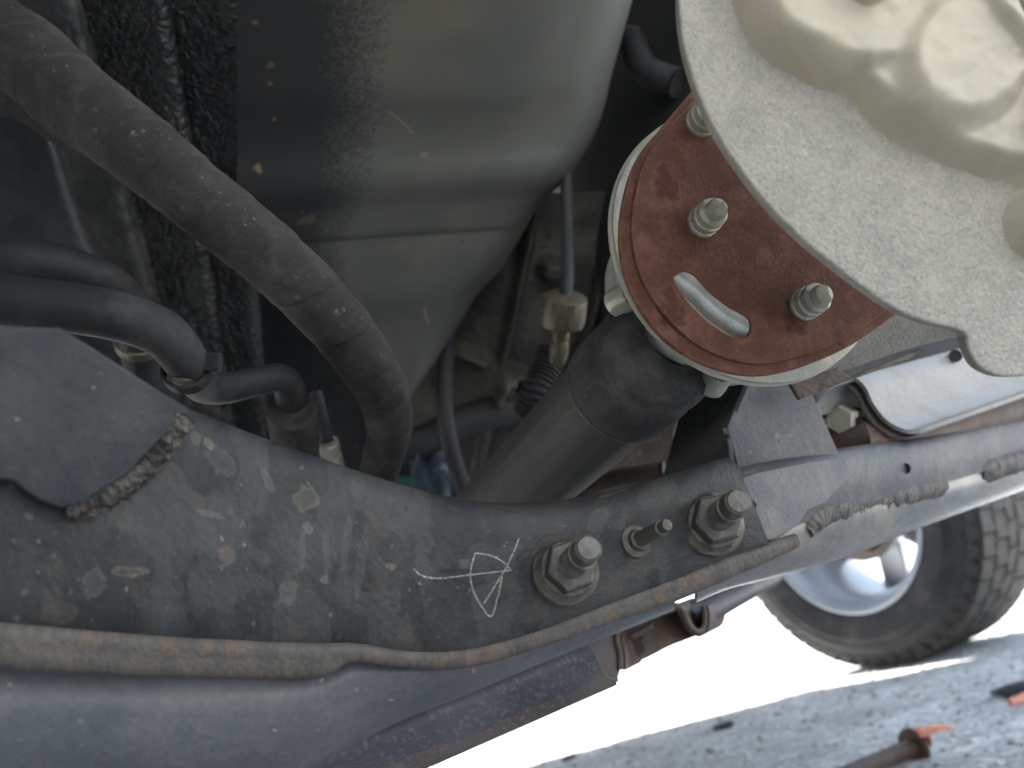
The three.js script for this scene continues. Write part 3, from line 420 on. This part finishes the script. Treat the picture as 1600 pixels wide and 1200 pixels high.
// ---------------------------------------------------------------- tank
{
  const edge = [[-90, 1010], [0, 990], [90, 965], [160, 946], [200, 939], [250, 915], [295, 884], [330, 842], [380, 811], [430, 780], [465, 744], [530, 702], [590, 662], [640, 630]];
  const ex = y => { for (let i = 0; i < edge.length - 1; i++) if (y <= edge[i + 1][0]) return lerp(edge[i][1], edge[i + 1][1], (y - edge[i][0]) / (edge[i + 1][0] - edge[i][0])); return 640; };
  const ys = [-90, 0, 90, 150, 180, 215, 245, 268, 286, 300, 320, 345, 362, 370, 380, 400, 430, 448, 470, 500, 540, 590, 636];
  const rl = [0, 0, 0, -1, -5, -7, -4, 3, 5, 3, -2, -4, -5, -8, -7, -4, -1, 1, 0, -6, -8, -6, 0];
  const base = y => lerp(0.60, 0.82, (y + 90) / 726);
  const lo = x => x;
  const rows = ys.map((y, i) => { const e = ex(y), tl = -0.07; const pts = []; const l0 = y < 370 ? 372 : Math.min(372 + (y - 370) * 1.05, e - 60), r0 = Math.max(e - 150, l0 + (e - l0) * 0.55), xs = [0, 0.16, 0.4, 0.7, 1].map(k => lerp(l0, r0, k)); for (const x of xs) pts.push([x, y + (x - 600) * tl * (y > 250 ? 1 : 0.3), 0]); pts.push([lerp(r0, e, 0.4), y + (e - 700) * tl, 0.004], [lerp(r0, e, 0.75), y + (e - 640) * tl, 0.018], [lerp(r0, e, 0.95), y + (e - 610) * tl, 0.05], [e, y + (e - 600) * tl, 0.085], [e - 14, y + (e - 600) * tl, 0.14]); return pts.map(([x, yy, dd]) => P(x, yy, base(y) + dd - rl[i] * 0.0008)); });
  const g = loft(rows, { n: 90, m: 170, unit: true, thick: 0.003 });
  const at = g.userData.find, [tu, tv] = g.userData.size;
  const t = new Tx(1024, 1280, (u, v) => {
    const X = u * tu, Y = v * tv, a = fbm(X * 14, Y * 14, 1, 4), f = fbm(X * 500, Y * 500, 4, 2), gk = fbm(X * 40, Y * 40, 7, 4);
    let c = mixc(S(79, 80, 75), S(92, 91, 84), clamp((a - 0.5) * 2 + 0.5)); c = mixc(c, S(124, 108, 84), sstep(0.58, 0.75, fbm(X * 9 + 3, Y * 12, 11, 4)) * 0.3);
    const edge = 0.055 + (fbm(X * 9, Y * 9, 21, 3) - 0.5) * 0.03, cov = 1 - sstep(edge - 0.03, edge + 0.085, X), hit = h2(Math.floor(u * 1024), Math.floor(v * 1280), 3) * 0.6 + f * 0.4;
    if (hit < cov * 1.12 - 0.06) c = S(34, 36, 37); return c;
  });
  const sp = (x, y, r, c, a, o) => { const [u, v] = at(x, y); t.splat(u, v, r * 0.68 / FPX / tu, r * 0.68 / FPX / tv, c, a, { s: x, ...o }); };
  sp(663, 242, 6, S(140, 112, 74), 0.7); sp(480, 340, 16, S(92, 76, 54), 0.7, { rough: 1 }); sp(404, 265, 6, S(140, 118, 84), 0.8, { rough: 1.1 }); sp(430, 184, 3.5, S(130, 120, 96), 0.7, { rough: 1 }); sp(422, 128, 3.5, S(120, 110, 90), 0.6, { rough: 1.1 }); sp(400, 33, 4, S(120, 110, 90), 0.6, { rough: 1.1 }); sp(424, 100, 5, S(120, 114, 96), 0.5, { rough: 1.2 }); sp(722, 377, 3, S(40, 40, 40), 0.8);
  t.line(smoothPx([[610, 172], [630, 190], [648, 208]], 4).map(q => at(...q)), 1.6, S(160, 150, 130), 0.5); t.line(smoothPx([[662, 478], [664, 490], [668, 502]], 4).map(q => at(...q)), 3, S(170, 160, 130), 0.6);
  const tank = part('fuel_tank', g, std(t.tex(), 0.78, { bumpMap: grainBump(30, [0.3, 0.3]), bumpScale: 0.00008 }));
  tank.userData = { label: 'ribbed grey-green tank shell with black overspray along one edge', category: 'tank' };
}

// ---------------------------------------------------------------- black floor panels beside the tank
{
  const fp = thing('floor_panel', 'black undercoated floor panel with folded seams beside the grey tank', 'floor panel', P(200, 300, 0.75));
  const s1 = y => lerp(118, 150, y / 120), s2 = y => lerp(260, 330, y / 450), s3 = y => lerp(372, 396, y / 400), bd = y => lerp(0.61, 0.80, (y + 90) / 726);
  const ys = [-90, 0, 100, 200, 300, 400, 500, 600, 720];
  const strip = (fa, fb, za, zb) => loft(ys.map(y => [0, 0.04, 0.1, 0.5, 0.9, 0.96, 1].map((k, i) => P(lerp(fa(y), fb(y), k), y, bd(y) + lerp(za, zb, k) + (i === 0 || i === 6 ? 0.02 : i === 1 || i === 5 ? 0.004 : 0)))), { n: 70, m: 110, thick: 0.002, disp: (u, v) => { const q = fbm(u * 160, v * 160, 14, 3); return (q - 0.5) * 0.004; } });
  part('panel', strip(y => -170, y => s1(y) + 4, -0.02, -0.03), M.black, fp);
  part('panel', strip(y => s1(y) - 6, y => s2(y) + 3, 0.012, 0.0), M.under, fp);
  part('panel', strip(y => s2(y) - 4, y => s3(y) + 2, 0.02, 0.012), M.under, fp);
  part('backing_panel', loft([[[330, 300, 0.95], [480, 300, 0.97], [640, 330, 1.0]], [[330, 560, 1.0], [480, 560, 1.02], [640, 560, 1.05]], [[330, 860, 1.05], [480, 860, 1.07], [700, 860, 1.1]]].map(r => r.map(q => P(...q))), { n: 20, m: 20, thick: 0.003 }), M.black, fp);
  const bx = thing('frame_box', 'black pressed box section behind the coolant pipes', 'frame section', P(80, 400, 0.6));
  part('box_sheet', loft([[[-170, 170, 0.56], [30, 190, 0.56], [80, 225, 0.565], [96, 240, 0.60]], [[-170, 300, 0.57], [60, 310, 0.57], [112, 330, 0.575], [128, 345, 0.61]], [[-170, 420, 0.58], [90, 440, 0.58], [150, 430, 0.585], [170, 430, 0.62]], [[-170, 560, 0.60], [110, 560, 0.60], [180, 540, 0.605], [200, 530, 0.64]]].map(r => r.map(q => P(...q))), { n: 40, m: 40, thick: 0.002 }), M.black, bx);
}

// ---------------------------------------------------------------- hoses
{
  const h = thing('wrapped_hose', 'thick dusty brown hose, taped above and ribbed below, curving past the tank', 'hose', P(560, 810, 0.74));
  const c = [[-40, 40, 0.50], [40, 88, 0.49], [110, 150, 0.48], [205, 222, 0.47], [305, 305, 0.463], [395, 378, 0.47], [480, 455, 0.485], [550, 535, 0.515], [594, 605, 0.555], [608, 660, 0.60], [598, 718, 0.65], [575, 780, 0.71], [556, 840, 0.76]];
  const half = [64, 64, 62, 58, 54, 53, 50, 46, 40, 35, 30, 27, 26];
  part('outer_wrap', sweep(c.map(q => P(...q)), c.map((q, i) => half[i] / FPX * q[2]), { n: 520, k: 40, mod: (s, a, t) => { const wrap = ((s / 0.034 + a / (2 * Math.PI)) % 1 + 1) % 1; const low = sstep(0.66, 0.78, t); return (1 - low) * (0.0007 * wrap - 0.0006 * Math.exp(-wrap * 20)) + low * 0.0010 * Math.sin(s / 0.0042 * 2 * Math.PI) + (fbm(s * 70, a * 2.5, 3, 3) - 0.5) * 0.0018; } }), M.hose, h);
  const h2_ = thing('coolant_pipe', 'smooth black coolant pipe bending down beside the gusset, clip on it', 'pipe', P(320, 605, 0.43));
  const pts = [[-60, 462, 0.375], [40, 474, 0.38], [130, 484, 0.385], [205, 500, 0.39], [258, 524, 0.395], [288, 560, 0.405], [304, 588, 0.425], [322, 604, 0.445], [352, 606, 0.46], [400, 596, 0.475], [436, 590, 0.49], [452, 606, 0.51], [455, 650, 0.54], [458, 720, 0.58]];
  part('pipe', sweep(pts.map(q => P(...q)), [42, 41, 40, 39, 37, 34, 30, 27, 25, 23, 22, 24, 26, 28].map((r, i) => r / FPX * pts[i][2]), { n: 160, k: 30 }), M.rubber, h2_);
  const cl = P(290, 574, 0.408), cd = P(300, 600, 0.425).sub(P(282, 560, 0.402));
  part('clip', lathe(cl, cd, [[0.0112, 0], [0.0128, 0.0003], [0.0128, 0.007], [0.0112, 0.0073]], 36), M.rubber, h2_);
  part('clip_tab', new RoundedBoxGeometry(0.012, 0.010, 0.007, 3, 0.0015).applyQuaternion(camera.quaternion).translate(...P(328, 566, 0.408).toArray()), M.rubber, h2_);
  part('wire_loop', sweep([P(262, 560, 0.405), P(272, 588, 0.402), P(288, 594, 0.40), P(300, 596, 0.405), P(306, 612, 0.41)], 0.0012, { n: 30, k: 10 }), M.brass, h2_);
  part('lower_sleeve', sweep([P(456, 640, 0.52), P(460, 680, 0.55), P(466, 730, 0.58)], 0.0165, { n: 30, k: 28, mod: s => 0.0006 * Math.sin(s * 900) }), M.hose, h2_);
  const h3 = thing('rear_pipe', 'matt black pipe running behind the smooth coolant pipe', 'pipe', P(100, 420, 0.45));
  part('pipe', sweep([P(-60, 402, 0.43), P(40, 408, 0.435), P(110, 420, 0.445), P(170, 444, 0.46), P(205, 480, 0.485), P(216, 540, 0.51), P(222, 600, 0.53)], [0.0125, 0.0125, 0.012, 0.012, 0.0115, 0.011, 0.011], { n: 80, k: 26 }), M.rubber, h3);
  part('end_ring', lathe(P(216, 534, 0.485), P(222, 600, 0.52).sub(P(214, 530, 0.485)), [[0.0125, -0.004], [0.0142, -0.0035], [0.0142, 0.003], [0.0125, 0.0035]], 32), M.brass, h3);
  const ft = thing('pipe_fitting', 'small brass-coloured pipe fitting behind the crossmember edge', 'fitting', P(518, 715, 0.6));
  part('collar', lathe(P(512, 690, 0.60), P(522, 740, 0.62).sub(P(512, 690, 0.60)), [[0, 0], [0.0075, 0], [0.0085, 0.001], [0.0085, 0.008], [0.007, 0.009], [0.007, 0.012], [0.0088, 0.0125], [0.0092, 0.03], [0, 0.03]], 28), M.zincDull, ft);
  part('stem', lathe(P(512, 690, 0.60), P(500, 640, 0.60).sub(P(512, 690, 0.60)), [[0.005, 0], [0.005, 0.04], [0, 0.04]], 16), M.dark, ft);
  const k1 = thing('slim_hose', 'slim black hose hanging from the tank to the crossmember', 'hose', P(722, 780, 0.86));
  part('tube', sweep([P(702, 520, 0.9), P(695, 590, 0.87), P(697, 660, 0.85), P(710, 720, 0.86), P(735, 790, 0.9)], 0.0095, { n: 50, k: 16 }), M.dark, k1);
  const k2 = thing('heater_hose', 'dark rubber hose crossing behind the drive shaft', 'hose', P(640, 690, 0.92));
  part('tube', sweep([P(590, 700, 0.9), P(660, 690, 0.91), P(720, 660, 0.92), P(790, 640, 0.93), P(850, 632, 0.96)], 0.020, { n: 50, k: 18 }), M.dark, k2);
}

// ---------------------------------------------------------------- gearbox casting and odd parts in the dark behind
{
  const gb = thing('gearbox_casting', 'ribbed olive-grey gearbox casting in the dark behind the drive shaft', 'gearbox', P(850, 700, 1.0));
  const nx = 110, ny = 130, pos = [], uv = [], idx = [], O = P(850, 550, 0.98), nrm = F0.clone().negate().addScaledVector(U0, -0.45).normalize();
  for (let j = 0; j <= ny; j++) for (let i = 0; i <= nx; i++) {
    const x = lerp(640, 1080, i / nx), y = lerp(290, 880, j / ny), p = onPlane(x, y, O, nrm);
    const s = (x - 640) + (y - 290) * 0.55; let h = 0.05 * Math.sin((x - 640) / 440 * Math.PI);
    h += 0.03 * (1 - sstep(4, 12, Math.abs(x - (960 - (y - 290) * 0.28)))) + 0.025 * (1 - sstep(3, 10, Math.abs(x - (830 - (y - 290) * 0.2)))) + 0.022 * (1 - sstep(4, 10, Math.abs(y - 560 - (x - 800) * 0.3)));
    h += 0.035 * (1 - sstep(18, 30, Math.hypot(x - 775, y - 570))) + 0.03 * (1 - sstep(12, 22, Math.hypot(x - 850, y - 400))) + 0.03 * (1 - sstep(30, 44, Math.hypot(x - 1000, y - 660))) + 0.03 * (1 - sstep(10, 18, Math.hypot(x - 700, y - 640)));
    h += (fbm(x / 70, y / 70, 2, 2) - 0.5) * 0.014; p.addScaledVector(nrm, h); pos.push(p.x, p.y, p.z); uv.push(x * 0.0008, y * 0.0008);
  }
  for (let j = 0; j < ny; j++) for (let i = 0; i < nx; i++) { const a = j * (nx + 1) + i, b = a + nx + 1; idx.push(a, b, a + 1, a + 1, b, b + 1); }
  const g = new THREE.BufferGeometry(); g.setAttribute('position', new THREE.Float32BufferAttribute(pos, 3)); g.setAttribute('uv', new THREE.Float32BufferAttribute(uv, 2)); g.setIndex(idx); g.computeVertexNormals();
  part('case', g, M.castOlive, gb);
  part('cover', loft([[[985, 640, 0.80], [1040, 610, 0.76], [1090, 590, 0.72]], [[930, 720, 0.82], [1000, 690, 0.76], [1060, 660, 0.72]], [[860, 790, 0.86], [960, 770, 0.80], [1050, 740, 0.75]]].map(r => r.map(q => P(...q))), { n: 40, m: 40, thick: 0.004, disp: (u, v) => (fbm(u * 30, v * 30, 6, 3) - 0.5) * 0.016 }), M.castBrown, gb);
  const cr = thing('cross_tube', 'brown rusty tube between drive shaft and side bracket', 'tube', P(950, 760, 0.7));
  part('tube', sweep([P(840, 812, 0.70), P(900, 772, 0.67), P(960, 748, 0.64), P(1040, 735, 0.62)], 0.0075, { n: 30, k: 16 }), M.brown, cr);
  const rd = thing('hanger_rod', 'black rod with a brass-coloured round bush hanging beside the red disc', 'rod', P(880, 500, 0.7));
  part('rod', sweep([P(884, 250, 0.78), P(886, 350, 0.74), P(887, 420, 0.70), P(884, 480, 0.68)], 0.0058, { n: 30, k: 16 }), M.dark, rd);
  const ud = P(876, 540, 0.70).sub(P(884, 470, 0.68));
  part('bush', lathe(P(883, 462, 0.678), ud, [[0, 0], [0.017, 0], [0.0195, 0.0015], [0.0205, 0.005], [0.0205, 0.024], [0.0195, 0.027], [0.017, 0.028], [0, 0.028]], 40), M.brass, rd);
  part('stem', lathe(P(878, 505, 0.69), ud, [[0.0085, 0], [0.0085, 0.014], [0.007, 0.016], [0.0088, 0.020], [0.0085, 0.034], [0.0065, 0.04], [0, 0.045]], 28), M.brass, rd);
  const cv = thing('corrugated_conduit', 'short black ridged conduit below the brass bush', 'conduit', P(845, 600, 0.72));
  part('tube', sweep([P(862, 548, 0.74), P(850, 580, 0.735), P(838, 612, 0.73), P(826, 645, 0.74)], 0.014, { n: 160, k: 24, mod: s => 0.0012 * Math.sign(Math.sin(s * 1400)) }), M.rubber, cv);
  const bt = thing('bell_tunnel', 'black curved tunnel wall between tank and red disc', 'tunnel wall', P(960, 250, 0.9));
  part('wall_sheet', loft([[[900, -90, 0.95], [1000, -90, 0.85], [1120, -90, 0.72]], [[905, 120, 0.98], [985, 110, 0.86], [1110, 100, 0.72]], [[895, 260, 1.0], [940, 260, 0.9], [1060, 230, 0.72]], [[915, 420, 0.98], [940, 430, 0.88], [1010, 420, 0.70]], [[925, 540, 0.96], [960, 540, 0.86], [1010, 520, 0.72]]].map(r => r.map(q => P(...q))), { n: 40, m: 60, thick: 0.003 }), M.dark, bt);
  part('ridge', sweep([P(985, 60, 0.8), P(1010, 110, 0.76), P(1060, 130, 0.74)], 0.014, { n: 30, k: 16 }), M.black, bt);
  const bg = thing('crumpled_sheet', 'crumpled pale blue plastic scrap caught below the slim hose', 'plastic scrap', P(690, 770, 0.92));
  part('sheet', loft([0, 1, 2, 3, 4].map(j => [0, 1, 2, 3, 4].map(i => P(648 + i * 18 + rr(-5, 5), 708 + j * 20 + rr(-5, 5), 0.90 + rr(-0.02, 0.02)))), { n: 24, m: 24, thick: 0.001 }), std(null, 0.4, { color: new THREE.Color(0.09, 0.115, 0.15) }), bg);
  const gs = thing('green_clip', 'small dark green plastic clip beside the ribbed hose end', 'clip', P(625, 750, 0.86));
  part('clip', new RoundedBoxGeometry(0.03, 0.012, 0.02, 3, 0.003).applyQuaternion(camera.quaternion).translate(...P(628, 752, 0.86).toArray()), std(null, 0.5, { color: new THREE.Color(0.01, 0.07, 0.045) }), gs);
}

// ---------------------------------------------------------------- road wheel on the far side
{
  const rub = std(dirtTex(S(36, 37, 39), S(60, 59, 59), 0.4, 0.3, 51, { specks: 80, f: 5 }), 0.7, { bumpMap: grainBump(40, [0.1, 0.1]), bumpScale: 0.0006 });
  const rubT = std(dirtTex(S(42, 41, 41), S(72, 69, 65), 0.45, 0.2, 52, { f: 5 }), 0.8, { bumpMap: grainBump(30, [0.06, 0.06]), bumpScale: 0.001 });
  const C = P(1322, 846, 2.42); C.y = 0.441;
  const w = new THREE.Group(); w.name = 'road_wheel'; w.userData = { label: 'black road tyre on a silver rim standing on the tarmac behind the chassis rail', category: 'wheel' };
  const ang = 54 * Math.PI / 180, ax = V(Math.sin(ang), 0, -Math.cos(ang));       // from the inner face outwards
  const add = (name, g, mat, par = w, label) => { const m = new THREE.Mesh(g, mat); m.name = name; m.castShadow = m.receiveShadow = true; if (label) m.userData.label = label; par.add(m); return m; };
  const L = (prof, seg = 120) => { const g = new THREE.LatheGeometry(prof.map(([r, h]) => new THREE.Vector2(r, h)), seg), p = g.attributes.uv; for (let i = 0; i < p.count; i++) p.setXY(i, p.getX(i) * 2.2, p.getY(i) * 0.8); return g; };
  const half = [[0.212, 0.098], [0.222, 0.108], [0.228, 0.1125], [0.231, 0.116], [0.240, 0.121], [0.262, 0.128], [0.282, 0.1305], [0.2825, 0.1320], [0.2865, 0.1322], [0.287, 0.1305], [0.303, 0.1285], [0.3035, 0.1305], [0.3065, 0.130], [0.307, 0.127], [0.325, 0.122], [0.338, 0.115], [0.346, 0.107], [0.352, 0.094], [0.356, 0.06]];
  const tyre = add('tyre', L([...half.map(([r, h]) => [r, -h]), [0.357, 0], ...half.slice().reverse()]), rub);
  const block = (w0, l, r0, r1, lean) => { const s = new THREE.Shape(); const a = w0 / 2, b = l / 2, c = 0.003; s.moveTo(-a + c, -b); s.lineTo(a - c + lean, -b); s.lineTo(a + lean * 0.6, -b + c); s.lineTo(a, b - c); s.lineTo(a - c, b); s.lineTo(-a + c - lean, b); s.lineTo(-a, b - c); s.lineTo(-a, -b + c); s.closePath(); const g = new THREE.ExtrudeGeometry(s, { depth: r1 - r0, bevelEnabled: true, bevelThickness: 0.001, bevelSize: 0.0012, bevelOffset: -0.0012, bevelSegments: 1 }); g.translate(0, 0, r0); return g; };
  const rows = [[-0.088, 0.042, 42, 0.046, 0.352, 0.006], [-0.043, 0.038, 36, 0.053, 0.355, 0.012], [0, 0.036, 36, 0.053, 0.356, -0.012], [0.043, 0.038, 36, 0.053, 0.355, 0.012], [0.088, 0.042, 42, 0.046, 0.352, -0.006]];
  rows.forEach(([h, wd, n, l, r0, lean], q) => { const g = block(wd, l * 1.06, r0 - 0.006, 0.3615 - Math.abs(h) * 0.03, lean); for (let i = 0; i < n; i++) { const a = (i + q * 0.37) / n * Math.PI * 2; const m = add('tread_block', g, rubT, tyre); m.rotation.order = 'YXZ'; m.position.set(0, h, 0); m.setRotationFromMatrix(new THREE.Matrix4().makeBasis(V(0, 1, 0), V(Math.cos(a), 0, -Math.sin(a)), V(-Math.sin(a), 0, -Math.cos(a)))); } });
  // shoulder lugs on the inner side
  { const g = new RoundedBoxGeometry(0.012, 0.028, 0.026, 1, 0.002); for (let i = 0; i < 52; i++) { const a = i / 52 * Math.PI * 2, m = add('shoulder_lug', g, rubT, tyre); const e = V(-Math.sin(a), 0, -Math.cos(a)); m.position.copy(e).multiplyScalar(0.338).add(V(0, -0.1115, 0)); m.setRotationFromMatrix(new THREE.Matrix4().makeBasis(V(0, 1, 0).addScaledVector(e, -0.6).normalize(), V(Math.cos(a), 0, -Math.sin(a)), e.clone().add(V(0, 0.6, 0)).normalize())); } }
  const alloy = std(null, 0.32, { color: new THREE.Color(0.55, 0.57, 0.60), metalness: 0.75 }), alloyIn = std(null, 0.4, { color: new THREE.Color(0.5, 0.54, 0.6), metalness: 0.55 });
  const rim = add('rim', L([[0.2, -0.085], [0.206, -0.102], [0.222, -0.1085], [0.2285, -0.113], [0.2285, -0.118], [0.222, -0.1195], [0.214, -0.112], [0.207, -0.104], [0.201, -0.088], [0.199, -0.07], [0.190, -0.055], [0.188, 0.06], [0.2, 0.09], [0.22, 0.105], [0.226, 0.112], [0.215, 0.112], [0.195, 0.095], [0.193, 0.06]]), alloyIn, w);
  add('hub', L([[0, 0.02], [0.07, 0.02], [0.085, 0.035], [0.085, 0.075], [0.04, 0.085], [0, 0.085]], 48), alloy, rim);
  for (let i = 0; i < 6; i++) { const a = i / 6 * Math.PI * 2 + 0.3, m = add('spoke', new RoundedBoxGeometry(0.075, 0.022, 0.125, 2, 0.006), alloy, rim); m.position.set(Math.sin(a) * 0.136, 0.066, Math.cos(a) * 0.136); m.rotation.y = a; }
  const wt = add('balance_weight', new RoundedBoxGeometry(0.05, 0.006, 0.012, 2, 0.002), alloy, rim); { const a = 4.2; wt.position.set(-0.12, -0.119, 0.178); wt.rotation.y = 0.6; }
  w.scale.set(1.22, 1.5, 1.22); w.quaternion.copy(qTo(ax)); w.position.copy(C).addScaledVector(ax, 0.15); scene.add(w);
  // black panel added to block sky leaking in past the heat shield
  const pl = P(1300, 600, 1.25), pn = F0.clone().negate().addScaledVector(U0, 0.3).normalize();
  const blocker = part('added_light_blocker', plate([[1090, 120], [1700, 120], [1760, 400], [1800, 600], [1600, 655], [1440, 690], [1180, 725], [1090, 740]], pl, pn, 0.004, 0.001), M.black); blocker.userData = { label: 'black panel added to block sky light behind the heat shield', category: 'fender' };
  const kn = thing('brake_assembly', 'rusty brown brake caliper and backing inside the wheel rim', 'brake', C.clone());
  const put = (name, g, mat) => { g.applyQuaternion(qTo(ax)); g.translate(C.x, C.y, C.z); g.translate(ax.x * 0.11, 0, ax.z * 0.11); return part(name, g, mat, kn); };
  put('brake_disc', new THREE.LatheGeometry([[0, -0.03], [0.13, -0.03], [0.132, -0.028], [0.132, -0.008], [0.13, -0.006], [0, -0.006]].map(q => new THREE.Vector2(...q)), 64), std(null, 0.5, { color: new THREE.Color(0.2, 0.17, 0.15), metalness: 0.5 }));
  const cal = new THREE.SphereGeometry(0.06, 24, 18); { const p = cal.attributes.position; for (let i = 0; i < p.count; i++) { const v = V(p.getX(i), p.getY(i), p.getZ(i)), k = 1 + (fbm(v.x * 40 + 3, v.y * 40 + v.z * 30, 2, 3) - 0.5) * 0.7; v.multiplyScalar(k); p.setXYZ(i, v.x * 1.5, v.y * 0.9, v.z * 0.8); } cal.computeVertexNormals(); } cal.translate(0.02, -0.05, -0.02);
  put('caliper', cal, M.brown);
  const arm = sweep([V(-0.14, -0.16, 0.02), V(-0.05, -0.09, 0.03), V(0.0, -0.05, 0.06), V(0.06, -0.05, 0.085)], [0.02, 0.022, 0.02, 0.014], { n: 30, k: 16 }); put('steering_arm', arm, M.brown);
  const nut = lathe(V(0.05, -0.05, 0.09), V(0, -1, 0.2), [[0, 0], [0.02, 0], [0.022, 0.03], [0.012, 0.04], [0, 0.04]], 16); put('ball_joint', nut, M.brown);
}

// ---------------------------------------------------------------- litter on the tarmac
const gy = (px, py, y = 0.006) => { const dir = P(px, py, 1).sub(EYE); return EYE.clone().addScaledVector(dir, (y - EYE.y) / dir.y); };
{
  const a = gy(1290, 1225, 0.016), b = gy(1428, 1166, 0.016), dir = b.clone().sub(a).normalize(), len = a.distanceTo(b);
  const ro = thing('rusty_bolt', 'rusty brown bolt with a collar lying on the tarmac', 'bolt', a);
  part('shank', lathe(a, dir, [[0, 0], [0.0125, 0], [0.0125, len * 0.96], [0.010, len], [0, len]], 24), M.brown, ro);
  part('collar', lathe(a.clone().addScaledVector(dir, len), dir, [[0.01, -0.004], [0.026, -0.003], [0.027, 0.002], [0.012, 0.005], [0.012, 0.02], [0, 0.02]], 20), M.brown, ro);
  const ch = thing('wood_chip', 'bright orange-pink bent splinter leaning on the rusty bolt', 'wood chip', gy(1442, 1160));
  const cm = std(dirtTex(S(206, 128, 98), S(228, 164, 136), 0.4, 0.05, 61), 0.7);
  part('splinter', loft([[gy(1432, 1140, 0.055), gy(1455, 1133, 0.055), gy(1490, 1134, 0.03)], [gy(1436, 1150, 0.045), gy(1458, 1143, 0.045), gy(1490, 1136, 0.026)]], { n: 20, m: 8, thick: 0.004 }), cm, ch);
  part('splinter', loft([[gy(1430, 1141, 0.055), gy(1436, 1150, 0.03), gy(1450, 1166, 0.008)], [gy(1442, 1140, 0.052), gy(1452, 1152, 0.03), gy(1458, 1164, 0.008)]], { n: 20, m: 8, thick: 0.004 }), std(dirtTex(S(170, 100, 66), S(196, 130, 96), 0.4, 0.05, 62), 0.7), ch);
  const tw = thing('wood_splinter', 'short pale brown splinter lying beside the black stone', 'splinter', gy(1590, 1094));
  part('stick', sweep([gy(1578, 1098, 0.012), gy(1600, 1090, 0.012), gy(1630, 1080, 0.012)], [0.006, 0.008, 0.007], { n: 16, k: 8 }), cm, tw);
  const pebble = (name, label, px, py, r, col, sq, s) => { const g = new THREE.IcosahedronGeometry(r, 3), p = g.attributes.position; for (let i = 0; i < p.count; i++) { const v = V(p.getX(i), p.getY(i), p.getZ(i)), k = 1 + (fbm(v.x / r * 1.3 + s, v.y / r * 1.3 + v.z / r, s, 3) - 0.5) * 0.9; p.setXYZ(i, v.x * k * 1.4, v.y * k * sq, v.z * k); } g.computeVertexNormals(); const c = gy(px, py, r * sq * 0.7); g.translate(c.x, c.y, c.z); const m = part(name, g, std(null, 0.75, { color: new THREE.Color(...col) })); m.userData = { label, category: 'stone' }; };
  { // loose grit pressed into the tarmac
    const N = 4500, g = new THREE.IcosahedronGeometry(1, 1), p = g.attributes.position; for (let i = 0; i < p.count; i++) { const k = 0.8 + 0.4 * h2(Math.round(p.getX(i) * 50), Math.round(p.getY(i) * 50 + p.getZ(i) * 170), 4); p.setXYZ(i, p.getX(i) * k, p.getY(i) * k * 0.7, p.getZ(i) * k); } g.computeVertexNormals();
    const im = new THREE.InstancedMesh(g, new THREE.MeshStandardMaterial({ color: 0xffffff, roughness: 0.85 }), N), m4 = new THREE.Matrix4(), q = new THREE.Quaternion(), c = new THREE.Color();
    for (let i = 0; i < N; i++) { const x = rr(-0.4, 1.9), z = rr(-3.3, -0.9), s = 0.0016 + 0.005 * Math.pow(rnd(), 2.5), y = (fbm(x * 3, z * 3, 1, 3) - 0.5) * 0.014 + (fbm(x * 40, z * 40, 2, 3) - 0.5) * 0.006; q.setFromEuler(new THREE.Euler(0, rr(0, 6), 0)); m4.compose(V(x, y + s * 0.2, z), q, V(s * rr(0.8, 1.5), s, s)); im.setMatrixAt(i, m4); const k = rnd() < 0.6 ? rr(0.4, 0.65) : rr(0.16, 0.36); im.setColorAt(i, c.setRGB(k, k * 0.98, k * 0.93)); }
    im.name = 'grit'; im.castShadow = im.receiveShadow = true; im.userData = { kind: 'stuff', label: 'fine grey and pale grit scattered over the tarmac', category: 'grit' }; scene.add(im); }
  pebble('stone', 'black flat stone lying beside the pale splinter', 1592, 1076, 0.022, [0.02, 0.022, 0.025], 0.5, 1);
  pebble('stone', 'dark grey flat stone next to the black one', 1568, 1079, 0.016, [0.06, 0.065, 0.075], 0.4, 2);
  pebble('stone', 'lone dark crumb on the brightest strip of tarmac', 1131, 1134, 0.018, [0.04, 0.045, 0.04], 0.5, 3);
  pebble('stone', 'small dark crumb on tarmac below the folded channel', 888, 1184, 0.016, [0.04, 0.045, 0.04], 0.5, 4);
}

renderer.render(scene, camera);
